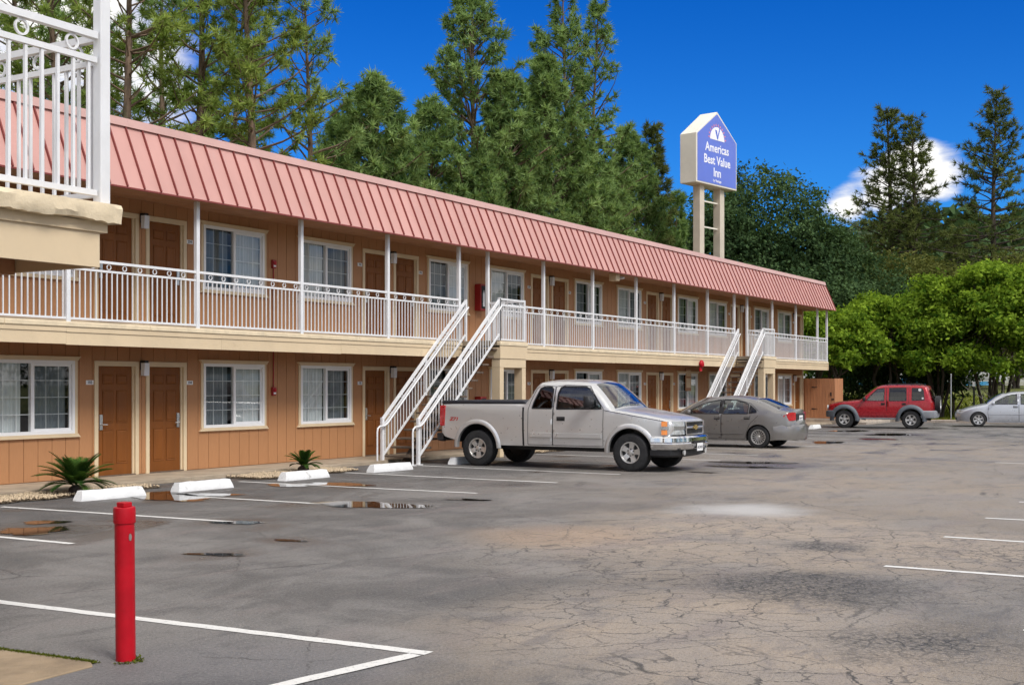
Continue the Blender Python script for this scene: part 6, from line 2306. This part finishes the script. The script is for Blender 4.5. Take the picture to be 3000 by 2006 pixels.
PG = 'pines behind the motel roof'
tall = dict(per=4, twigs=6, spacing=0.60, k=26, nl=0.32, nw=0.042, spread=1.5, tmin=0.25, prof=0.55, up=(4, 48), trunk_r=0.26, bare=0.25)
for i, (x, y, tz, bz, r0, lab, mm) in enumerate((
        (30.3, 20.5, 19.5, 5.0, 3.2, 'tall pine at the far left, seen through the near balcony railing', m_needle),
        (28.3, 16.1, 18.5, 5.0, 2.9, 'tall pine just left of the near balcony post', m_needle_y),
        (34.4, 21.5, 19.7, 5.0, 3.2, 'tall pine standing behind the near balcony post', m_needle),
        (28.1, 12.6, 18.0, 5.5, 2.9, 'tall pine with dark trunk just right of the near balcony post', m_needle_y),
        (35.9, 19.0, 19.5, 5.0, 3.0, 'tall pine half hidden between two nearer pine trunks at left', m_needle),
        (30.7, 12.1, 18.5, 5.5, 2.8, 'tall thick-trunked pine, second trunk right of the near balcony post', m_needle_y),
        (38.6, 18.4, 18.5, 5.5, 2.5, 'thin leaning pine between the thick trunks at left', m_needle),
        (30.8, 9.9, 17.3, 5.8, 2.6, 'pine with pale straight trunk, third from the near balcony post', m_needle_y))):
    conifer('pine_tree', lab, (x, y), tz, bz, r0, 100 + i, mm, PG, **{**tall, 'lean': (1.6, 0.3) if i == 6 else (0, 0)})
conifer('pine_tree', 'slim open pine standing alone against blue sky left of centre', (34.9, 10.9), 15.9, 5.4, 2.9, 120, m_needle, PG, per=5, twigs=4, spacing=0.85, k=26, nl=0.32, nw=0.042, spread=1.5, tmin=0.3, prof=0.5, up=(2, 46), trunk_r=0.2, bare=0.4)
dense = dict(per=7, twigs=7, spacing=0.50, k=24, nl=0.34, nw=0.058, spread=1.5, tmin=0.2, prof=0.62, up=(0, 56), trunk_r=0.22)
for i, (x, y, tz, bz, r0, lab, kw) in enumerate((
        (38.6, 10.5, 13.3, 4.5, 3.0, 'bushy pine with ragged top left of the tallest centre pine', {}),
        (41.1, 14.1, 12.6, 4.0, 3.0, 'bushy pine low behind the roof left of centre', {}),
        (46.1, 11.1, 19.0, 4.5, 4.3, 'tallest centre pine with clear trunk showing in its top', dict(per=5, twigs=5)),
        (42.9, 11.3, 13.0, 4.0, 3.0, 'dense pine filling the gap left of the tallest centre pine', {}),
        (47.2, 10.0, 15.0, 4.0, 3.4, 'dense pine right beside the tallest centre pine', {}),
        (50.5, 9.8, 16.5, 4.0, 3.6, 'dense blue-green pine in the middle of the centre group', {}),
        (53.7, 10.5, 21.2, 5.0, 3.6, 'tall pine with bare leader right of the centre group', dict(per=4, twigs=5, spacing=0.58)),
        (56.3, 10.3, 20.5, 6.0, 3.6, 'sparse pine with thin top at the right of the centre group', dict(per=4, twigs=3, spacing=0.62, bare=0.25)),
        (60.8, 10.5, 15.0, 3.5, 3.4, 'dense pine low at the right end of the centre group', {}),
        (53.1, 9.5, 12.8, 4.0, 3.6, 'dense short pine in front of the tall bare-topped pine', {}),
        (44.8, 10.0, 11.1, 4.0, 2.8, 'short dense pine peeking over the roof below the tallest pine', {}),
        (40.8, 11.0, 11.3, 4.0, 2.9, 'short pine low over the roof line left of the centre group', {}),
        (48.5, 10.2, 12.7, 4.0, 3.2, 'short pine low over the roof in the centre group', {}),
        (57.5, 10.3, 12.6, 4.0, 3.2, 'short pine low over the roof at the right of the centre group', {}),
        (38.5, 12.6, 10.5, 3.5, 2.8, 'lowest pine over the roof line left of centre', {}))):
    conifer('pine_tree', lab, (x, y), tz, bz, r0, 140 + i, m_needle, PG, **{**dense, **kw})
conifer('cypress_tree', 'narrow dark conifer with spiky top just left of the sign', (64.1, 10.8), 15.8, 2.0, 2.7, 170, m_redwood, 'conifers near the sign', per=7, twigs=6, spacing=0.36, k=14, nl=0.34, nw=0.05, prof=0.9, up=(-4, 40), droop=0.1, trunk_r=0.18)
conifer('cypress_tree', 'small light green conifer below and left of the sign poles', (67.1, 10.7), 12.6, 1.0, 2.0, 171, m_needle, 'conifers near the sign', per=7, twigs=6, spacing=0.34, k=14, nl=0.30, nw=0.05, prof=0.8, up=(0, 45), trunk_r=0.14)

# dark spreading oaks behind the sign
broadleaf('oak_tree', 'large dark rounded oak behind the sign poles', (81.7, 10.5), [(0, 0, 11.2, 4.4, 4.2, 4.6), (-3.0, 1.0, 8.5, 3.6, 3.6, 4.4), (2.6, -2.4, 8.2, 3.6, 4.0, 4.4), (0.5, -3.5, 5.5, 4.0, 4.0, 4.0), (-1, 3.0, 8.5, 4, 4, 4.5), (0, 0.5, 5.5, 5.5, 5.5, 4.5)], 64000, 0.27, m_oak, 200, 'oaks behind the sign', stems=3, trunk_r=0.35, clump=0.36)
broadleaf('oak_tree', 'dark oak just left of the sign poles, behind the roof', (77.1, 12.4), [(0, 0, 9.6, 3.2, 3.2, 4.2), (0, -1.0, 5.5, 4.2, 4.2, 4.2)], 20000, 0.26, m_oak, 201, 'oaks behind the sign', stems=2, trunk_r=0.3, clump=0.36)
broadleaf('oak_tree', 'dark oak sloping down to the roof corner, right of the sign', (86.3, 8.0), [(0, 0.5, 8.6, 3.8, 3.6, 4.0), (1.5, -3.2, 5.6, 3.4, 3.4, 4.0), (-1, 0, 4.2, 5.0, 5.0, 4.0)], 28000, 0.26, m_oak, 202, 'oaks behind the sign', stems=2, trunk_r=0.3, clump=0.36)
# pale trees far back
broadleaf('pale_tree', 'pale grey-green tall tree far off between oak and redwoods', (139.4, 20.4), [(0, 0, 14.5, 2.8, 2.8, 3.8), (-0.8, 1.2, 9.0, 3.4, 3.4, 5.0), (1, -1, 6, 3.8, 3.8, 5)], 14000, 0.40, m_grey, 203, stems=2, trunk_r=0.25, clump=0.6)
# redwoods
rw = dict(per=6, twigs=6, spacing=0.82, k=12, nl=0.58, nw=0.085, prof=0.80, up=(-16, 40), droop=0.16, trunk_r=0.45, bark=m_darkbark, spread=0.9)
for i, (x, y, tz, bz, r0, lab) in enumerate(((121.4, 12.3, 27.9, 5, 7.2, 'redwood with see-through top, left of the close pair'), (120.5, 9.8, 26.8, 5, 6.8, 'redwood at the right of the close pair'), (121.3, 2.7, 28.3, 5, 8.0, 'tall full redwood near the right edge of the picture'),
                                             (129.7, 7.6, 16.8, 3, 3.6, 'short dark redwood in the gap between the taller redwoods'), (126.5, -1.5, 20.0, 3, 4.4, 'redwood cut by the right edge of the picture'))):
    conifer('redwood_tree', lab, (x, y), tz, bz, r0, 220 + i, m_redwood, 'redwoods beyond the lot', **rw)
for i, (x, y, l, lab) in enumerate(((101.4, 6.8, [(0, 0, 8.0, 3.2, 3.2, 2.6), (0, 0, 4.5, 3.8, 3.8, 3.5)], 'olive bushy tree below the close pair of redwoods'), (100.5, 3.6, [(0, 0, 7.4, 3.2, 3.2, 2.4), (0, 0, 4, 3.8, 3.8, 3.5)], 'olive bushy tree just above the bright green crowns'), (104.3, 9.8, [(0, 0, 7.6, 3.0, 3.0, 2.6), (0, 0, 4, 4, 4, 3.5)], 'olive bushy tree right of the roof corner'), (103.0, -2.0, [(0, 0, 7.4, 3.4, 3.4, 2.6), (0, 0, 4, 4, 4, 3.5)], 'olive bushy tree below the tall right redwood'))):
    broadleaf('olive_tree', lab, (x, y), l, 12000, 0.30, m_olive, 240 + i, 'bushy trees beyond the lot', stems=3, trunk_r=0.18, clump=0.5)
# bright green multi-stem trees along the lot
GG = 'bright green trees along the end of the lot'


def umbrella(zt, r, n, seed, zl=2.3):
    """Small leafy lobes set on a spreading, uneven crown surface."""
    rng = np.random.default_rng(seed)
    out = []
    for i in range(n):
        q = math.sqrt((i + 0.5) / n)
        a = i * 2.39996 + rng.normal(0, 0.25)
        z = zt - 0.75 - (zt - zl - 1.3) * q ** 2.2 * rng.uniform(0.75, 1.15) + rng.normal(0, 0.18)
        s = rng.uniform(0.45, 0.95)
        out.append((r * q * math.cos(a), r * q * math.sin(a), z, s, s, s * 0.62))
    return out


for i, (x, y, zt, r, lab) in enumerate((
        (65.6, 1.3, 6.1, 2.3, 'bright green tree right behind the balcony end'),
        (68.2, -1.0, 6.9, 2.5, 'bright green tree above the front of the red vehicle'),
        (68.9, -3.6, 7.7, 2.6, 'bright green tree above the rear of the red vehicle'),
        (69.0, -6.0, 8.5, 2.7, 'tallest bright green tree, above the gap between the cars'),
        (69.3, -8.7, 8.5, 2.8, 'bright green tree over the silver sedan at the right edge'),
        (74.6, 1.4, 7.2, 3.0, 'bright green tree set back behind the row, nearest the balcony end'),
        (75.2, -1.9, 7.8, 3.0, 'bright green tree set back behind the row, in the middle'),
        (76.9, -5.4, 8.7, 3.2, 'bright green tree set back behind the row, toward the right edge'))):
    broadleaf('green_tree', lab, (x, y), umbrella(zt, r, 34, 300 + i), 19000, 0.24, m_bright, 260 + i, GG, stems=5, trunk_r=0.10, clump=0.20, spread=1.1, per=22, shell=0.5)
for i, (x, y, l, lab) in enumerate(((71.6, 1.8, [(0, 0, 2.3, 1.9, 1.9, 2.2)], 'dark leafy shrub behind the gate enclosure'), (72.5, -1.2, [(0, 0, 2.4, 1.8, 2.0, 1.9)], 'dark leafy shrub behind the front of the red vehicle'), (73.5, -3.4, [(0, 0.4, 2.6, 1.6, 1.4, 1.6)], 'dark leafy shrub behind the roof of the red vehicle'), (73.0, -9.4, [(0, 0, 3.0, 1.8, 1.8, 1.4)], 'dark leafy shrub behind the silver sedan'))):
    broadleaf('shrub', lab, (x, y), l, 9000, 0.2, m_oak, 280 + i, 'dark shrubs under the trees', stems=4, trunk_r=0.06, cat='shrub', clump=0.32)

# bare grey-branched shrub at right
rng = np.random.default_rng(77)
sh = thing('bare_shrub', 'bare grey branched shrub above the silver sedan', 'shrub', (67.4, -6.9, ground_z(67.4, -6.9)))
mb = MB()
for i in range(7):
    a = 6.28 * i / 7
    p = np.array([0.05 * math.cos(a), 0.05 * math.sin(a), 0.0])
    d = unit(np.array([math.cos(a) * 0.5, math.sin(a) * 0.5, 1.0]))
    q = [p]
    for k in range(5):
        p = p + d * 0.42 + rng.normal(0, 0.06, 3)
        d = unit(d + np.array([math.cos(a) * 0.12, math.sin(a) * 0.12, -0.05]))
        q.append(p)
        for e in range(2):
            dd = unit(d + rng.normal(0, 0.6, 3))
            mb.tube([p, p + dd * 0.3, p + dd * 0.55 + np.array([0, 0, 0.08])], [0.016, 0.011, 0.005], 4, cap=False)
    mb.tube(q, [0.045, 0.038, 0.032, 0.026, 0.018, 0.010], 6)
mb.build('branches', mat('grey_bark', (0.30, 0.27, 0.23), 0.9, var=0.2), sh, smooth=60)

# posts by the trees
m_galv = mat('galvanised', (0.42, 0.43, 0.45), 0.5, metal=0.5, var=0.1)
p = thing('steel_post', 'thin galvanised post in front of the trees between the two cars', 'post', (64.6, -5.1, ground_z(64.6, -5)))
MB().tube([(0, 0, 0), (0, 0, 2.35)], 0.03, 10).build('tube', m_galv, p, smooth=50)
MB().lathe([(0.035, 2.35), (0.035, 2.37), (0.02, 2.39)], 10).build('cap', m_galv, p)
p = thing('marker_post', 'short dark post with white top above the silver sedan', 'post', (66.9, -5.75, ground_z(66.9, -5.7)))
MB().box(-0.04, 0.04, -0.04, 0.04, 0, 1.75).build('stake', m_black, p)
MB().box(-0.06, 0.06, -0.06, 0.06, 1.75, 2.0).build('cap', m_plate, p)

# road, van, low wall far beyond the grass
rz = ground_z(118, 0)
tag(MB().add([(114, -120, rz + 0.05), (121, -120, rz + 0.05), (121, 160, rz + 0.05), (114, 160, rz + 0.05)], [(0, 1, 2, 3)]).build('road', mat('far_asphalt', (0.14, 0.14, 0.14), 0.85), None), kind='structure')


def far_van(x, y, rot, label, body_m):
    v = thing('van', label, 'van', (x, y, rz + 0.05), rot, 'vehicles on the far road')
    MB().prism([(-2.4, 0.35), (2.3, 0.35), (2.4, 0.95), (1.6, 1.15), (1.0, 1.95), (-2.3, 2.0), (-2.4, 1.8)], 'y', -0.92, 0.92).build('body', body_m, v, bevel=0.08, smooth=50)
    for sd in (1, -1):
        MB().prism([(1.35, 1.18), (0.45, 1.18), (0.45, 1.75), (0.95, 1.75)], 'y', sd * 0.915, sd * 0.93).build('window', m_black, v)
        MB().prism([(0.3, 1.18), (-2.1, 1.18), (-2.1, 1.75), (0.3, 1.75)], 'y', sd * 0.915, sd * 0.93).build('window', m_black, v)
        for xx in (1.45, -1.45):
            MB().lathe([(0.33, -0.11), (0.36, -0.05), (0.36, 0.05), (0.33, 0.11)], 18, 'y', (xx, sd * 0.85, 0.36)).build('wheel', m_tyre, v, smooth=40)


far_van(116.0, 3.3, R(90), 'white van far off beyond the grass, above the silver sedan', m_plate)
far_van(116.5, 18.5, R(90), 'white van far off behind the shrubs by the gate', m_plate)
fw2 = thing('white_fence', 'low white rail fence far off along the road', 'fence', (112.5, 0, ground_z(112.5, 0)))
for yy in range(-18, 40, 3):
    MB().box(-0.06, 0.06, yy - 0.06, yy + 0.06, 0, 1.1).build('fence_post', m_plate, fw2)
for z in (0.45, 0.95):
    MB().box(-0.03, 0.03, -18, 38, z - 0.05, z + 0.05).build('fence_rail', m_plate, fw2)
hs = thing('far_house', 'pale low house far off behind the trees', 'house', (150.0, -3.0, ground_z(150, 0)))
MB().box(-4, 4, -9, 9, 0, 3.0).build('wall', m_signbox, hs)
MB().prism([(-4.6, 2.95), (4.6, 2.95), (0, 5.0)], 'y', -9.6, 9.6).build('roof', m_kerb, hs)
for yy in (-6, -2, 3, 7):
    MB().box(-4.06, -3.98, yy - 0.7, yy + 0.7, 0.9, 2.2).build('window', m_black, hs)

# wooded ridge on the skyline to the right


def ridge_h(x, y):
    dx, dy = (x - 470) / 150, (y + 10) / 260
    h = 46 * math.exp(-dx * dx - dy * dy) * (1 + 0.18 * math.sin(y * 0.03) + 0.10 * math.sin(y * 0.071 + 1))
    return h


xs = [280 + 14 * i for i in range(28)]
ys = [-380 + 16 * i for i in range(50)]
vs = [(x, y, ridge_h(x, y) + ground_z(x, y) - 0.3) for x in xs for y in ys]
ny_ = len(ys)
m_forest = mat('forest_floor', (0.035, 0.05, 0.025), 0.95, var=0.5, vscale=0.08, bump=1.0, bscale=0.5)
tag(MB().add(vs, [(i * ny_ + j, (i + 1) * ny_ + j, (i + 1) * ny_ + j + 1, i * ny_ + j + 1) for i in range(len(xs) - 1) for j in range(ny_ - 1)]).build('hill', m_forest, smooth=80), kind='structure')
rng = np.random.default_rng(5)
n = 2600
px, py = rng.uniform(300, 480, n), rng.uniform(-300, 260, n)
P = np.array([(a, b, ridge_h(a, b) + ground_z(a, b)) for a, b in zip(px, py)])
hh = rng.uniform(6, 15, n)
V, T, ti = [], [], []
for i in range(n):
    k = 14
    a = rng.uniform(0, 6.28, k)
    zz = rng.uniform(0.15, 1.0, k)
    rr = hh[i] * 0.26 * (1.05 - zz) + 0.4
    c = P[i] + np.stack([rr * np.cos(a), rr * np.sin(a), zz * hh[i]], 1)
    s = hh[i] * 0.14
    b = len(V) * 3
    for q in range(k):
        V.append(c[q] + rng.normal(0, s, (3, 3)))
tri = np.arange(len(V) * 3).reshape(-1, 3)
tag(link('far_wood', np_mesh('far_wood', np.concatenate(V), tri, m_oak, np.repeat(rng.random(len(V)), 3))), kind='stuff')

# rough grass blades on the bank beyond the kerb, fallen leaves at its foot
n = 26000
gx, gy = 62.0 + 30 * rng.random(n) ** 1.5, rng.uniform(-24, 9, n)
gz_ = np.array([ground_z(a, b) for a, b in zip(gx, gy)])
P = np.stack([gx, gy, gz_], 1)
V, T, ti = needles(P, np.tile([0, 0, 1.0], (n, 1)), rng.uniform(0.6, 1.4, n), 3, 0.20, 0.035, rng, 0.7)
tag(link('grass', np_mesh('grass', V, T, leaf_mat('grass_blades', (0.085, 0.12, 0.012), (0.27, 0.30, 0.05), 0.35), ti)), kind='stuff')
n = 1500
P = np.stack([rng.uniform(61.9, 64.5, n), rng.uniform(-12, 0, n), np.full(n, 0.0)], 1)
V, T, ti = needles(P, np.tile([0, 0, 0.3], (n, 1)), rng.uniform(0.6, 1.4, n), 2, 0.14, 0.10, rng, 1.3)
tag(link('fallen_leaves', np_mesh('fallen_leaves', V, T, leaf_mat('dry_leaves', (0.16, 0.06, 0.02), (0.36, 0.18, 0.06), 0.2), ti)), kind='stuff')

# the wooded edge of the property across the lot (it shows in the glass)
lob = []
for x, y, h in ((14, -52, 8), (22, -55, 10), (31, -52, 9), (40, -55, 11), (49, -52, 9), (6, -56, 11), (-4, -53, 9), (58, -54, 10)):
    lob += [(x, y, h * 0.58, 4.2, 3.4, h * 0.38), (x + 3, y + 1.2, h * 0.42, 3.2, 2.6, h * 0.34)]
V, T, ti = leaf_cloud(lob, 26000, 0.5, np.random.default_rng(8), 0.6)
tag(link('wood_edge', np_mesh('wood_edge', V, T, m_oak, ti)), kind='stuff')
